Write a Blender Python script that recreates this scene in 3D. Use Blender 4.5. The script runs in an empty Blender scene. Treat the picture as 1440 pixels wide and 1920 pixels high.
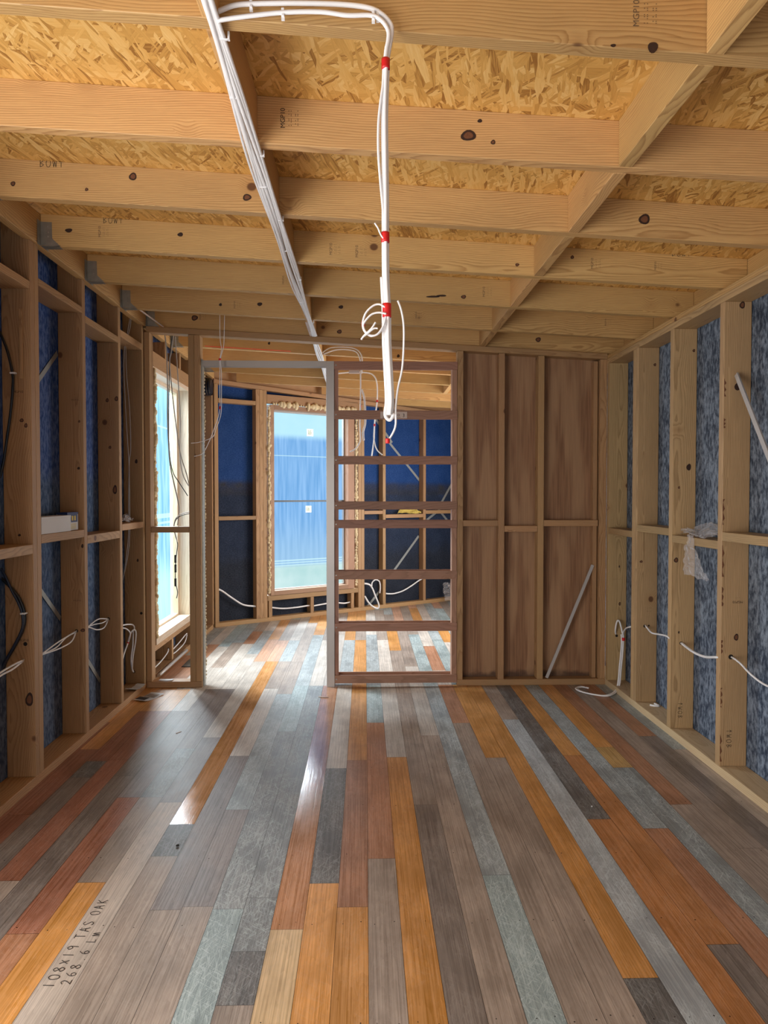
import bpy, bmesh, math, random
from mathutils import Vector, Matrix
random.seed(7)
PI = math.pi
SC = bpy.context.scene
COL = SC.collection

# ------------------------------------------------------------------ camera
cam = bpy.data.cameras.new('camera')
cam.sensor_fit = 'HORIZONTAL'; cam.sensor_width = 36.0; cam.lens = 36.0*1331/1440
cam.clip_start = 0.05; cam.clip_end = 200
camo = bpy.data.objects.new('camera', cam); COL.objects.link(camo)
camo.location = (0, 0, 1.4405)
camo.rotation_euler = (PI/2-0.0251, 0, -0.0267)
SC.camera = camo
# ------------------------------------------------------------------ light
SC.view_settings.view_transform = 'Standard'
SC.view_settings.look = 'None'
SC.view_settings.gamma = 1.0
SC.view_settings.use_curve_mapping = False
SC.view_settings.exposure = 0.0
w = bpy.data.worlds.new('sky'); SC.world = w; w.use_nodes = True
w.node_tree.nodes['Background'].inputs[0].default_value = (0.62, 0.80, 1.0, 1)
w.node_tree.nodes['Background'].inputs[1].default_value = 0.22
def area(name, loc, target, sx, sy, power, col=(1, 1, 1)):
    l = bpy.data.lights.new(name, 'AREA'); l.shape = 'RECTANGLE'; l.size = sx; l.size_y = sy
    l.energy = power; l.color = col
    o = bpy.data.objects.new(name, l); COL.objects.link(o); o.location = loc
    o.rotation_euler = (Vector(target)-Vector(loc)).to_track_quat('-Z', 'Y').to_euler()
    return o
area('daylight_rear_opening', (0.0, -1.4, 0.9), (0.3, 3, 1.6), 3.0, 1.7, 26, (1.0, 0.98, 0.95))
area('daylight_side_opening', (-1.82, 0.8, 1.15), (1.8, 2.6, 1.15), 2.0, 1.7, 95, (1.0, 0.97, 0.93))
area('daylight_left_window', (-3.6, 6.4, 2.9), (-1.3, 6.0, 1.1), 3.4, 2.8, 1900, (1.0, 0.985, 0.965))
area('daylight_back_window', (-2.3, 10.9, 4.0), (-0.2, 7.2, 1.0), 3.2, 2.2, 3300, (0.95, 0.98, 1.0))
area('added_far_room_light', (2.02, 7.2, 1.2), (-1.0, 7.0, 1.3), 1.7, 1.9, 85, (1.0, 0.98, 0.95))  # added fill light through a made wall gap, brightens the far room timbers

# ------------------------------------------------------------------ measured data
COLUMNS = {0: [(2.771, 'grey'), (4.442, 'red'), (5.317, 'teal'), (7.247, 'slate'), (11.0, 'pale')], 1: [(3.852, 'orange'), (5.317, 'pale'), (6.981, 'pale'), (11.0, 'grey')], 2: [(3.252, 'greyd'), (5.102, 'grey'), (6.502, 'grey'), (7.534, 'orange'), (11.0, 'grey')], 3: [(4.195, 'grey'), (5.896, 'pale'), (11.0, 'grey')], 4: [(2.638, 'teal'), (5.317, 'slate'), (7.247, 'teal'), (11.0, 'grey')], 5: [(4.421, 'grey'), (5.317, 'red'), (5.753, 'pale'), (6.686, 'red'), (7.534, 'pale'), (11.0, 'orange')], 6: [(3.829, 'grey'), (5.317, 'orange'), (6.981, 'teal'), (11.0, 'slate')], 7: [(2.057, 'dark'), (5.317, 'orange'), (6.855, 'pale'), (11.0, 'orange')], 8: [(4.484, 'slatel'), (5.317, 'grey'), (11.0, 'orange')], 9: [(3.086, 'orangered'), (5.317, 'dark'), (11.0, 'grey')], 10: [(2.207, 'greyd'), (3.852, 'orangered'), (5.317, 'orange'), (11.0, 'grey')], 11: [(2.993, 'red'), (5.317, 'slate'), (11.0, 'slate')], 12: [(3.672, 'slate'), (3.974, 'gold'), (5.317, 'orange'), (11.0, 'grey')], 13: [(3.224, 'grey'), (5.317, 'red'), (11.0, 'grey')], 14: [(2.813, 'grey'), (5.317, 'grey'), (11.0, 'grey')], 15: [(4.149, 'greyd'), (5.317, 'red'), (11.0, 'red')], 16: [(11.0, 'redd')], -1: [(2.444, 'orange'), (3.813, 'red'), (5.317, 'orange'), (6.981, 'orange'), (11.0, 'grey')], -2: [(2.598, 'orange'), (3.701, 'dark'), (5.317, 'pale'), (6.981, 'slate'), (11.0, 'orange')], -3: [(2.322, 'tan'), (5.317, 'gloss'), (7.247, 'pale'), (11.0, 'grey')], -4: [(1.976, 'grey'), (2.212, 'dark'), (2.51, 'slated'), (4.195, 'slated'), (5.317, 'slated'), (6.981, 'pale'), (11.0, 'grey')], -5: [(2.444, 'teal'), (4.291, 'slated'), (5.317, 'teal'), (7.247, 'slate'), (11.0, 'orange')], -6: [(2.461, 'grey'), (3.224, 'greyp'), (5.102, 'slate'), (6.085, 'grey'), (11.0, 'grey')], -7: [(2.444, 'grey'), (3.892, 'greyp'), (5.243, 'pale'), (6.105, 'grey'), (6.981, 'slate'), (11.0, 'pale')], -8: [(2.813, 'grey'), (3.086, 'dark'), (6.105, 'glosso'), (6.981, 'pink'), (11.0, 'grey')], -9: [(3.31, 'greyl'), (4.195, 'greyp'), (6.105, 'pale'), (7.032, 'pink'), (11.0, 'orange')], -10: [(2.627, 'orange'), (3.369, 'grey'), (4.016, 'slated'), (5.243, 'greyp'), (11.0, 'pale')], -11: [(2.322, 'red'), (3.369, 'redd'), (5.243, 'greyp'), (6.83, 'pale'), (7.446, 'red'), (11.0, 'grey')], -12: [(3.629, 'greyd'), (4.72, 'greyd'), (5.896, 'pale'), (11.0, 'grey')], -13: [(2.646, 'grey'), (3.852, 'redd'), (4.72, 'redd'), (5.243, 'orange'), (11.0, 'pale')], -14: [(3.615, 'greyd'), (3.836, 'dark'), (4.72, 'redd'), (5.317, 'orange'), (11.0, 'red')], -15: [(3.197, 'redd'), (4.016, 'redd'), (5.317, 'orange'), (11.0, 'red')], -16: [(4.495, 'redd'), (11.0, 'orange')]}
BLACK_UP = [(-1.795, 3.495, 2.281), (-1.76, 3.495, 2.218), (-1.726, 3.495, 2.128), (-1.704, 3.495, 2.026), (-1.703, 3.495, 1.962), (-1.714, 3.495, 1.846), (-1.737, 3.495, 1.691), (-1.754, 3.495, 1.588), (-1.775, 3.495, 1.51), (-1.807, 3.495, 1.433)]
BLACK_LO1 = [(-1.812, 3.495, 1.07), (-1.777, 3.495, 1.038), (-1.726, 3.495, 0.986), (-1.686, 3.495, 0.934), (-1.661, 3.495, 0.86), (-1.667, 3.495, 0.787), (-1.704, 3.495, 0.709), (-1.746, 3.495, 0.636), (-1.773, 3.495, 0.579), (-1.81, 3.495, 0.521)]
BLACK_LO2 = [(-1.766, 3.485, 1.081), (-1.741, 3.485, 1.032), (-1.716, 3.485, 0.972), (-1.686, 3.485, 0.914), (-1.667, 3.485, 0.857), (-1.668, 3.485, 0.789), (-1.707, 3.485, 0.706), (-1.752, 3.485, 0.628), (-1.778, 3.485, 0.571), (-1.81, 3.485, 0.508)]
LOOP_A1 = [(-1.688, 3.54, 0.623), (-1.674, 3.5, 0.629), (-1.635, 3.3, 0.646), (-1.607, 3.15, 0.654), (-1.593, 2.95, 0.643)]
LOOP_A2 = [(-1.688, 3.54, 0.615), (-1.677, 3.5, 0.621), (-1.63, 3.3, 0.631), (-1.607, 3.15, 0.64), (-1.593, 2.95, 0.621)]
LOOP_B1 = [(-1.679, 4.17, 0.644), (-1.676, 4.14, 0.646), (-1.672, 3.9, 0.635), (-1.663, 3.7, 0.621), (-1.66, 3.62, 0.617)]
LOOP_B2 = [(-1.679, 4.17, 0.634), (-1.676, 4.14, 0.637), (-1.644, 4.0, 0.616), (-1.645, 3.85, 0.61), (-1.663, 3.7, 0.613), (-1.66, 3.62, 0.617)]
LOOP_B3 = [(-1.679, 4.17, 0.641), (-1.679, 4.14, 0.64), (-1.673, 4.0, 0.638), (-1.662, 3.85, 0.616), (-1.663, 3.7, 0.615)]
LOOP_C1 = [(-1.705, 4.77, 0.61), (-1.705, 4.74, 0.612), (-1.678, 4.5, 0.654), (-1.658, 4.3, 0.651), (-1.649, 4.21, 0.645)]
LOOP_C2 = [(-1.705, 4.77, 0.603), (-1.705, 4.74, 0.605), (-1.682, 4.6, 0.581), (-1.67, 4.45, 0.596), (-1.658, 4.3, 0.638), (-1.649, 4.21, 0.652)]
LOOP_C3 = [(-1.705, 4.77, 0.607), (-1.708, 4.74, 0.608), (-1.692, 4.6, 0.612), (-1.683, 4.45, 0.63), (-1.648, 4.21, 0.655)]
LOOP_D1 = [(-1.638, 4.8, 0.558), (-1.645, 4.95, 0.537), (-1.661, 5.1, 0.506), (-1.682, 5.2, 0.464), (-1.697, 5.22, 0.429), (-1.695, 5.2, 0.339), (-1.701, 5.18, 0.246), (-1.694, 5.18, 0.164), (-1.702, 5.24, 0.133)]
LOOP_D2 = [(-1.638, 4.8, 0.54), (-1.66, 4.95, 0.508), (-1.668, 5.05, 0.466), (-1.674, 5.08, 0.43), (-1.69, 5.08, 0.38), (-1.686, 5.0, 0.337), (-1.684, 4.95, 0.296)]
LOOP_D3 = [(-1.696, 5.1, 0.38), (-1.683, 5.12, 0.441), (-1.67, 5.15, 0.462), (-1.661, 5.17, 0.439), (-1.666, 5.17, 0.365), (-1.679, 5.16, 0.278), (-1.687, 5.16, 0.185), (-1.706, 5.24, 0.141)]
THIN_D1 = [(-1.652, 5.1, 2.703), (-1.66, 5.1, 2.628), (-1.675, 5.1, 2.568), (-1.698, 5.1, 2.504), (-1.708, 5.1, 2.335), (-1.699, 5.1, 2.072), (-1.686, 5.1, 1.807), (-1.677, 5.1, 1.637), (-1.675, 5.1, 1.391), (-1.677, 5.1, 1.163), (-1.69, 5.1, 1.01), (-1.726, 5.1, 0.843)]
THIN_D2 = [(-1.666, 5.12, 2.697), (-1.689, 5.12, 2.573), (-1.698, 5.12, 2.49), (-1.696, 5.12, 2.301), (-1.676, 5.12, 2.036), (-1.671, 5.12, 1.771), (-1.683, 5.12, 1.657), (-1.689, 5.12, 1.39), (-1.692, 5.12, 1.162), (-1.712, 5.12, 0.97), (-1.736, 5.12, 0.825)]
GAP_1 = [(-1.5, 5.4, 2.636), (-1.489, 5.4, 2.509), (-1.483, 5.4, 2.269), (-1.485, 5.4, 2.03), (-1.479, 5.4, 1.829), (-1.468, 5.4, 1.661), (-1.442, 5.4, 1.528), (-1.415, 5.4, 1.408), (-1.403, 5.4, 1.327), (-1.416, 5.4, 1.206)]
GAP_2 = [(-1.442, 5.42, 2.641), (-1.459, 5.42, 2.513), (-1.472, 5.42, 2.433), (-1.457, 5.42, 2.233), (-1.431, 5.42, 1.992), (-1.397, 5.42, 1.75), (-1.35, 5.42, 1.589), (-1.319, 5.42, 1.448)]
GAP_3 = [(-1.435, 5.44, 2.637), (-1.425, 5.44, 2.477), (-1.411, 5.44, 2.236), (-1.4, 5.44, 1.994), (-1.406, 5.44, 1.752), (-1.383, 5.44, 1.59), (-1.34, 5.44, 1.501)]
GAP_4 = [(-1.454, 5.45, 2.647), (-1.479, 5.45, 2.499), (-1.485, 5.45, 2.277), (-1.491, 5.45, 1.995), (-1.485, 5.45, 1.752), (-1.462, 5.45, 1.61), (-1.415, 5.45, 1.529), (-1.351, 5.45, 1.428)]
GAP_LOW = [(-1.322, 5.395, 1.295), (-1.386, 5.395, 1.279), (-1.427, 5.395, 1.247), (-1.443, 5.395, 1.186), (-1.431, 5.395, 1.126), (-1.416, 5.395, 1.065), (-1.425, 5.395, 0.984), (-1.433, 5.395, 0.904), (-1.434, 5.395, 0.782), (-1.419, 5.395, 0.701), (-1.427, 5.395, 0.653)]
GAP_CONN = [(-1.433, 5.395, 0.952), (-1.433, 5.395, 0.879), (-1.434, 5.395, 0.774)]
THIN_PAIR1 = [(-1.049, 5.2, 2.759), (-1.05, 5.2, 2.625), (-1.047, 5.2, 2.548), (-1.039, 5.2, 2.49), (-1.051, 5.2, 2.417), (-1.052, 5.2, 2.317), (-1.053, 5.2, 2.163), (-1.053, 5.2, 2.067), (-1.069, 5.2, 1.989), (-1.097, 5.2, 1.912), (-1.132, 5.2, 1.823), (-1.179, 5.2, 1.738), (-1.241, 5.2, 1.715)]
THIN_PAIR2 = [(-1.015, 5.2, 2.74), (-1.019, 5.2, 2.605), (-1.024, 5.2, 2.509), (-1.047, 5.2, 2.417), (-1.04, 5.2, 2.317), (-1.041, 5.2, 2.163), (-1.042, 5.2, 2.063), (-1.054, 5.2, 1.989), (-1.085, 5.2, 1.908), (-1.109, 5.2, 1.854), (-1.198, 5.2, 1.819), (-1.263, 5.2, 1.811)]
R_LOOP = [(1.884, 5.262, 0.38), (1.865, 5.22, 0.432), (1.869, 5.2, 0.496), (1.889, 5.2, 0.492), (1.907, 5.18, 0.4)]
R_LOOP2 = [(1.818, 4.8, 0.531), (1.863, 5.0, 0.482), (1.903, 5.16, 0.42), (1.907, 5.17, 0.37), (1.9, 5.16, 0.285), (1.882, 5.14, 0.172)]
R_LOOP3 = [(1.882, 5.14, 0.172), (1.843, 5.083, 0.03), (1.734, 4.971, 0.008), (1.632, 5.001, 0.008), (1.57, 5.085, 0.008), (1.564, 5.156, 0.008), (1.613, 5.198, 0.008), (1.651, 5.168, 0.008)]
R_3 = [(1.878, 4.7, 0.564), (1.873, 4.66, 0.557), (1.843, 4.5, 0.549), (1.826, 4.35, 0.569), (1.815, 4.215, 0.586), (1.818, 4.17, 0.579)]
R_4 = [(1.883, 4.17, 0.556), (1.877, 4.13, 0.555), (1.834, 3.9, 0.559), (1.827, 3.75, 0.566), (1.818, 3.615, 0.595), (1.828, 3.58, 0.6)]
R_5 = [(1.875, 3.58, 0.605), (1.868, 3.54, 0.609), (1.831, 3.4, 0.615), (1.807, 3.25, 0.594), (1.796, 3.1, 0.584), (1.794, 2.9, 0.607)]
J1_A = [(-0.358, 1.772, 2.615), (-0.317, 1.772, 2.631), (-0.265, 1.772, 2.636), (-0.161, 1.772, 2.639), (-0.057, 1.772, 2.638), (0.009, 1.772, 2.631), (0.042, 1.772, 2.616), (0.062, 1.772, 2.595), (0.066, 1.772, 2.576), (0.061, 1.772, 2.543), (0.053, 1.772, 2.498)]
J1_B = [(-0.357, 1.766, 2.59), (-0.303, 1.766, 2.599), (-0.199, 1.766, 2.612), (-0.108, 1.766, 2.615), (-0.043, 1.766, 2.608), (0.015, 1.766, 2.609), (0.041, 1.766, 2.597), (0.057, 1.766, 2.574), (0.058, 1.766, 2.552), (0.053, 1.766, 2.527), (0.05, 1.766, 2.494)]
J1_DROP = [(0.052, 1.76, 2.491), (0.05, 1.76, 2.44), (0.048, 1.76, 2.362), (0.049, 1.76, 2.259), (0.05, 1.76, 2.156), (0.05, 1.76, 2.071), (0.051, 1.76, 1.974), (0.055, 1.76, 1.893), (0.056, 1.76, 1.817), (0.06, 1.76, 1.739), (0.063, 1.76, 1.673), (0.06, 1.76, 1.636)]
J1_SPLIT = [(0.05, 1.755, 2.488), (0.044, 1.755, 2.437), (0.037, 1.755, 2.385), (0.033, 1.755, 2.334), (0.034, 1.755, 2.257), (0.045, 1.755, 2.128), (0.049, 1.755, 2.07)]
J1_RING = [(0.052, 1.75, 1.896), (0.037, 1.75, 1.905), (0.021, 1.75, 1.902), (0.003, 1.75, 1.885), (-0.005, 1.75, 1.862), (-0.003, 1.75, 1.843), (0.008, 1.75, 1.831), (0.018, 1.75, 1.828), (0.034, 1.75, 1.835), (0.047, 1.75, 1.857), (0.051, 1.75, 1.878)]
J1_RING2 = [(0.052, 1.745, 1.881), (0.034, 1.745, 1.884), (0.016, 1.745, 1.879), (-0.0, 1.745, 1.862), (-0.004, 1.745, 1.85), (0.003, 1.745, 1.835), (0.017, 1.745, 1.828), (0.031, 1.745, 1.832), (0.044, 1.745, 1.85), (0.049, 1.745, 1.866)]
J1_TAIL = [(0.026, 1.74, 1.859), (0.016, 1.74, 1.844), (-0.001, 1.74, 1.828), (-0.009, 1.74, 1.817)]
J1_TAIL2 = [(0.031, 1.738, 1.844), (0.021, 1.738, 1.843), (0.005, 1.738, 1.83), (-0.005, 1.738, 1.823)]
J1_LONG = [(0.024, 1.75, 2.102), (0.032, 1.75, 2.09), (0.039, 1.75, 2.074), (0.05, 1.75, 2.059)]
J1_THIN = [(0.081, 1.76, 1.917), (0.089, 1.76, 1.896), (0.095, 1.76, 1.863), (0.096, 1.76, 1.818), (0.092, 1.76, 1.752), (0.081, 1.76, 1.7), (0.076, 1.76, 1.654), (0.075, 1.76, 1.607), (0.058, 1.76, 1.573)]
TAPES = [(0.051, 1.757, 2.489), (0.05, 1.757, 2.07), (0.054, 1.757, 1.892), (-0.004, 1.757, 1.859), (0.056, 1.757, 1.572)]
RUN = [(-0.362, 1.701, 2.609), (-0.367, 1.766, 2.609), (-0.37, 1.857, 2.609), (-0.374, 1.97, 2.61), (-0.381, 2.126, 2.61), (-0.386, 2.293, 2.61), (-0.393, 2.488, 2.611), (-0.392, 2.697, 2.611), (-0.397, 2.918, 2.611), (-0.394, 3.243, 2.611), (-0.396, 3.61, 2.611), (-0.399, 4.073, 2.611), (-0.386, 4.471, 2.61), (-0.378, 4.883, 2.61), (-0.368, 5.253, 2.609)]
BACK_CLIP1 = [(-0.356, 5.97, 2.623), (-0.285, 5.97, 2.663), (-0.152, 5.97, 2.668), (-0.072, 5.97, 2.651), (-0.032, 5.97, 2.607), (-0.023, 5.97, 2.54), (-0.027, 5.97, 2.451)]
BACK_CLIP2 = [(-0.347, 5.96, 2.608), (-0.24, 5.96, 2.644), (-0.129, 5.96, 2.644), (-0.063, 5.96, 2.618), (-0.036, 5.96, 2.538), (-0.036, 5.96, 2.45)]
BACK_DROP1 = [(-0.036, 5.95, 2.457), (-0.036, 5.95, 2.271), (-0.041, 5.95, 2.049), (-0.037, 5.95, 1.938), (-0.041, 5.95, 1.88), (-0.082, 5.95, 1.818), (-0.126, 5.95, 1.795)]
BACK_DROP2 = [(-0.027, 5.95, 2.315), (-0.005, 5.95, 2.235), (0.003, 5.95, 2.049), (-0.015, 5.95, 1.96), (-0.01, 5.95, 1.889), (-0.019, 5.95, 1.96)]
BACK_DROP3 = [(-0.246, 6.57, 2.552), (-0.118, 6.57, 2.563), (0.029, 6.57, 2.558), (0.088, 6.57, 2.524), (0.112, 6.57, 2.446), (0.112, 6.57, 2.299), (0.097, 6.57, 2.186), (0.087, 6.57, 2.064), (0.082, 6.57, 1.936), (0.062, 6.57, 1.793)]
BACK_DROP4 = [(0.087, 6.57, 2.073), (0.082, 6.57, 1.955), (0.107, 6.57, 1.857), (0.161, 6.57, 1.803)]
BACK_TAPES = [(-0.037, 6.0, 2.179), (0.102, 6.0, 2.225), (0.08, 6.0, 2.023)]
BW1 = [(-1.62, 7.71, 0.423), (-1.56, 7.751, 0.388), (-1.458, 7.82, 0.296), (-1.353, 7.891, 0.214), (-1.231, 7.974, 0.182), (-1.193, 7.999, 0.178)]
BW2 = [(-1.072, 8.081, 0.152), (-0.949, 8.164, 0.126), (-0.805, 8.261, 0.122), (-0.688, 8.341, 0.128), (-0.64, 8.373, 0.129)]
BW3 = [(-0.61, 8.393, 0.119), (-0.507, 8.463, 0.127), (-0.384, 8.546, 0.133), (-0.258, 8.632, 0.112), (-0.187, 8.679, 0.118)]
BW4 = [(-0.011, 8.763, 0.336), (0.049, 8.803, 0.318), (0.089, 8.83, 0.267), (0.129, 8.857, 0.163), (0.17, 8.884, 0.058), (0.163, 8.88, 0.012), (0.115, 8.848, 0.024), (0.049, 8.803, 0.085), (-0.004, 8.767, 0.177)]
BW5 = [(0.183, 8.881, 0.199), (0.19, 8.886, 0.279), (0.176, 8.877, 0.348), (0.129, 8.845, 0.372), (0.089, 8.818, 0.342), (0.082, 8.813, 0.289)]
BW6 = [(0.26, 8.982, 0.178), (0.364, 9.052, 0.168), (0.485, 9.134, 0.191), (0.607, 9.217, 0.249), (0.71, 9.286, 0.309), (0.777, 9.331, 0.332)]
BW_STRAPS = [[(-0.005, 8.875, -0.014), (0.186, 9.003, 0.21)], [(0.346, 9.112, 0.422), (0.708, 9.357, 0.888)], [(0.298, 9.079, 2.112), (0.745, 9.382, 1.592)], [(0.106, 8.949, 2.423), (0.346, 9.112, 2.1)], [(0.82, 9.433, 1.096), (1.012, 9.562, 1.235)], [(0.989, 9.546, 1.236), (1.114, 9.631, 1.089)], [(1.02, 9.567, 1.307), (1.193, 9.684, 1.597)]]
CLOTH = [(0.592, 9.207, 1.209)]
BAG_BACK = [(1.087, 9.384, 0.154)]
DUCT = [(-1.66, 7.543, 2.656)]
SCRAP = [(-1.127, 4.286, 0.0), (-0.767, 2.887, 0.0), (-1.07, 4.861, 0.0), (1.043, 3.207, 0.0)]
LASER = [(-1.333, 5.985, 2.674), (-0.62, 5.985, 2.634)]

# ------------------------------------------------------------------ helpers
def tag(o, label=None, cat=None, group=None, kind=None):
    if label: o['label'] = label
    if cat: o['category'] = cat
    if group: o['group'] = group
    if kind: o['kind'] = kind
    return o
def link(name, me, parent=None):
    o = bpy.data.objects.new(name, me); COL.objects.link(o)
    if parent is not None: o.parent = parent
    return o
def empty(name, loc, label, cat, group=None, rz=0.0):
    o = bpy.data.objects.new(name, None); COL.objects.link(o)
    o.empty_display_size = 0.05; o.location = loc; o.rotation_euler = (0, 0, rz)
    return tag(o, label, cat, group)
def mk(name, bm, mats, parent=None, origin=None, smooth=False):
    if origin is not None: bmesh.ops.translate(bm, verts=bm.verts, vec=-Vector(origin))
    bmesh.ops.recalc_face_normals(bm, faces=bm.faces)
    me = bpy.data.meshes.new(name); bm.to_mesh(me); bm.free()
    for m in (mats if isinstance(mats, (list, tuple)) else [mats]): me.materials.append(m)
    if smooth:
        for p in me.polygons: p.use_smooth = True
    o = link(name, me, parent)
    if origin is not None: o.location = origin
    return o
def bx(bm, x0, x1, y0, y1, z0, z1, mi=0, bev=0.0):
    vs = [bm.verts.new(v) for v in ((x0,y0,z0),(x1,y0,z0),(x1,y1,z0),(x0,y1,z0),(x0,y0,z1),(x1,y0,z1),(x1,y1,z1),(x0,y1,z1))]
    fs = [bm.faces.new([vs[i] for i in q]) for q in ((0,3,2,1),(4,5,6,7),(0,1,5,4),(1,2,6,5),(2,3,7,6),(3,0,4,7))]
    for f_ in fs: f_.material_index = mi
    if bev > 0:
        es = list({e for f_ in fs for e in f_.edges})
        bmesh.ops.bevel(bm, geom=es, offset=bev, segments=1, affect='EDGES', profile=0.5)
    return vs
def smooth_path(pts, n=6):
    P = [Vector(p) for p in pts]
    if len(P) < 3: return P
    out = []
    for i in range(len(P)-1):
        p0 = P[max(i-1, 0)]; p1 = P[i]; p2 = P[i+1]; p3 = P[min(i+2, len(P)-1)]
        for k in range(n):
            t = k/n
            out.append(0.5*((2*p1)+(p2-p0)*t+(2*p0-5*p1+4*p2-p3)*t*t+(3*p1-p0-3*p2+p3)*t**3))
    out.append(P[-1]); return out
def tube(bm, pts, r, flat=1.0, side=None, seg=8, n=6, mi=0):
    P = smooth_path(pts, n); rings = []
    up = Vector(side) if side else Vector((0.13, -0.05, 1))
    for i, p in enumerate(P):
        t = (P[min(i+1, len(P)-1)]-P[max(i-1, 0)])
        t = t.normalized() if t.length > 1e-9 else Vector((0, 0, 1))
        a = t.cross(up)
        if a.length < 1e-3: a = t.cross(Vector((1, 0, 0)))
        a.normalize(); b = t.cross(a).normalized()
        if side: up = up
        else: up = b if b.dot(up) > 0 else -b
        rings.append([bm.verts.new(p+a*math.cos(2*PI*k/seg)*r*flat+b*math.sin(2*PI*k/seg)*r) for k in range(seg)])
    for i in range(len(rings)-1):
        for k in range(seg):
            f_ = bm.faces.new((rings[i][k], rings[i][(k+1) % seg], rings[i+1][(k+1) % seg], rings[i+1][k])); f_.smooth = True; f_.material_index = mi
    bm.faces.new(rings[0]); bm.faces.new(rings[-1])
def new_bm(): return bmesh.new()

# ------------------------------------------------------------------ materials
def nt(name):
    m = bpy.data.materials.new(name); m.use_nodes = True
    t = m.node_tree; b = t.nodes['Principled BSDF']
    return m, t, b
def N(t, kind, **kw):
    n = t.nodes.new(kind)
    for k, v in kw.items():
        if k.startswith('i_'):
            key = k[2:]
            n.inputs[int(key) if key.isdigit() else key.replace('_', ' ')].default_value = v
        else: setattr(n, k, v)
    return n
def mathn(t, op, a, b=None, c=None, clamp=False):
    n = t.nodes.new('ShaderNodeMath'); n.operation = op; n.use_clamp = clamp
    for i, v in enumerate((a, b, c)):
        if v is None: continue
        if isinstance(v, (int, float)): n.inputs[i].default_value = v
        else: t.links.new(v, n.inputs[i])
    return n.outputs[0]
def mixc(t, fac, a, b, mode='MIX'):
    n = t.nodes.new('ShaderNodeMix'); n.data_type = 'RGBA'; n.blend_type = mode
    for s, v in ((0, fac), (6, a), (7, b)):
        if isinstance(v, (int, float)): n.inputs[s].default_value = v
        elif isinstance(v, tuple): n.inputs[s].default_value = (v[0], v[1], v[2], 1)
        else: t.links.new(v, n.inputs[s])
    return n.outputs[2]
def ramp(t, fac, stops):
    n = t.nodes.new('ShaderNodeValToRGB'); e = n.color_ramp.elements
    while len(e) < len(stops): e.new(0.5)
    for i, (p, c) in enumerate(stops): e[i].position = p; e[i].color = (c[0], c[1], c[2], 1)
    t.links.new(fac, n.inputs[0]); return n.outputs[0]
def maprange(t, v, a, b, c=0.0, d=1.0, smooth=True):
    n = t.nodes.new('ShaderNodeMapRange'); n.interpolation_type = 'SMOOTHSTEP' if smooth else 'LINEAR'
    t.links.new(v, n.inputs[0]); n.inputs[1].default_value = a; n.inputs[2].default_value = b; n.inputs[3].default_value = c; n.inputs[4].default_value = d
    return n.outputs[0]
def combine(t, a, b, c):
    n = t.nodes.new('ShaderNodeCombineXYZ')
    for i, v in enumerate((a, b, c)):
        if isinstance(v, (int, float)): n.inputs[i].default_value = v
        else: t.links.new(v, n.inputs[i])
    return n.outputs[0]

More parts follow.
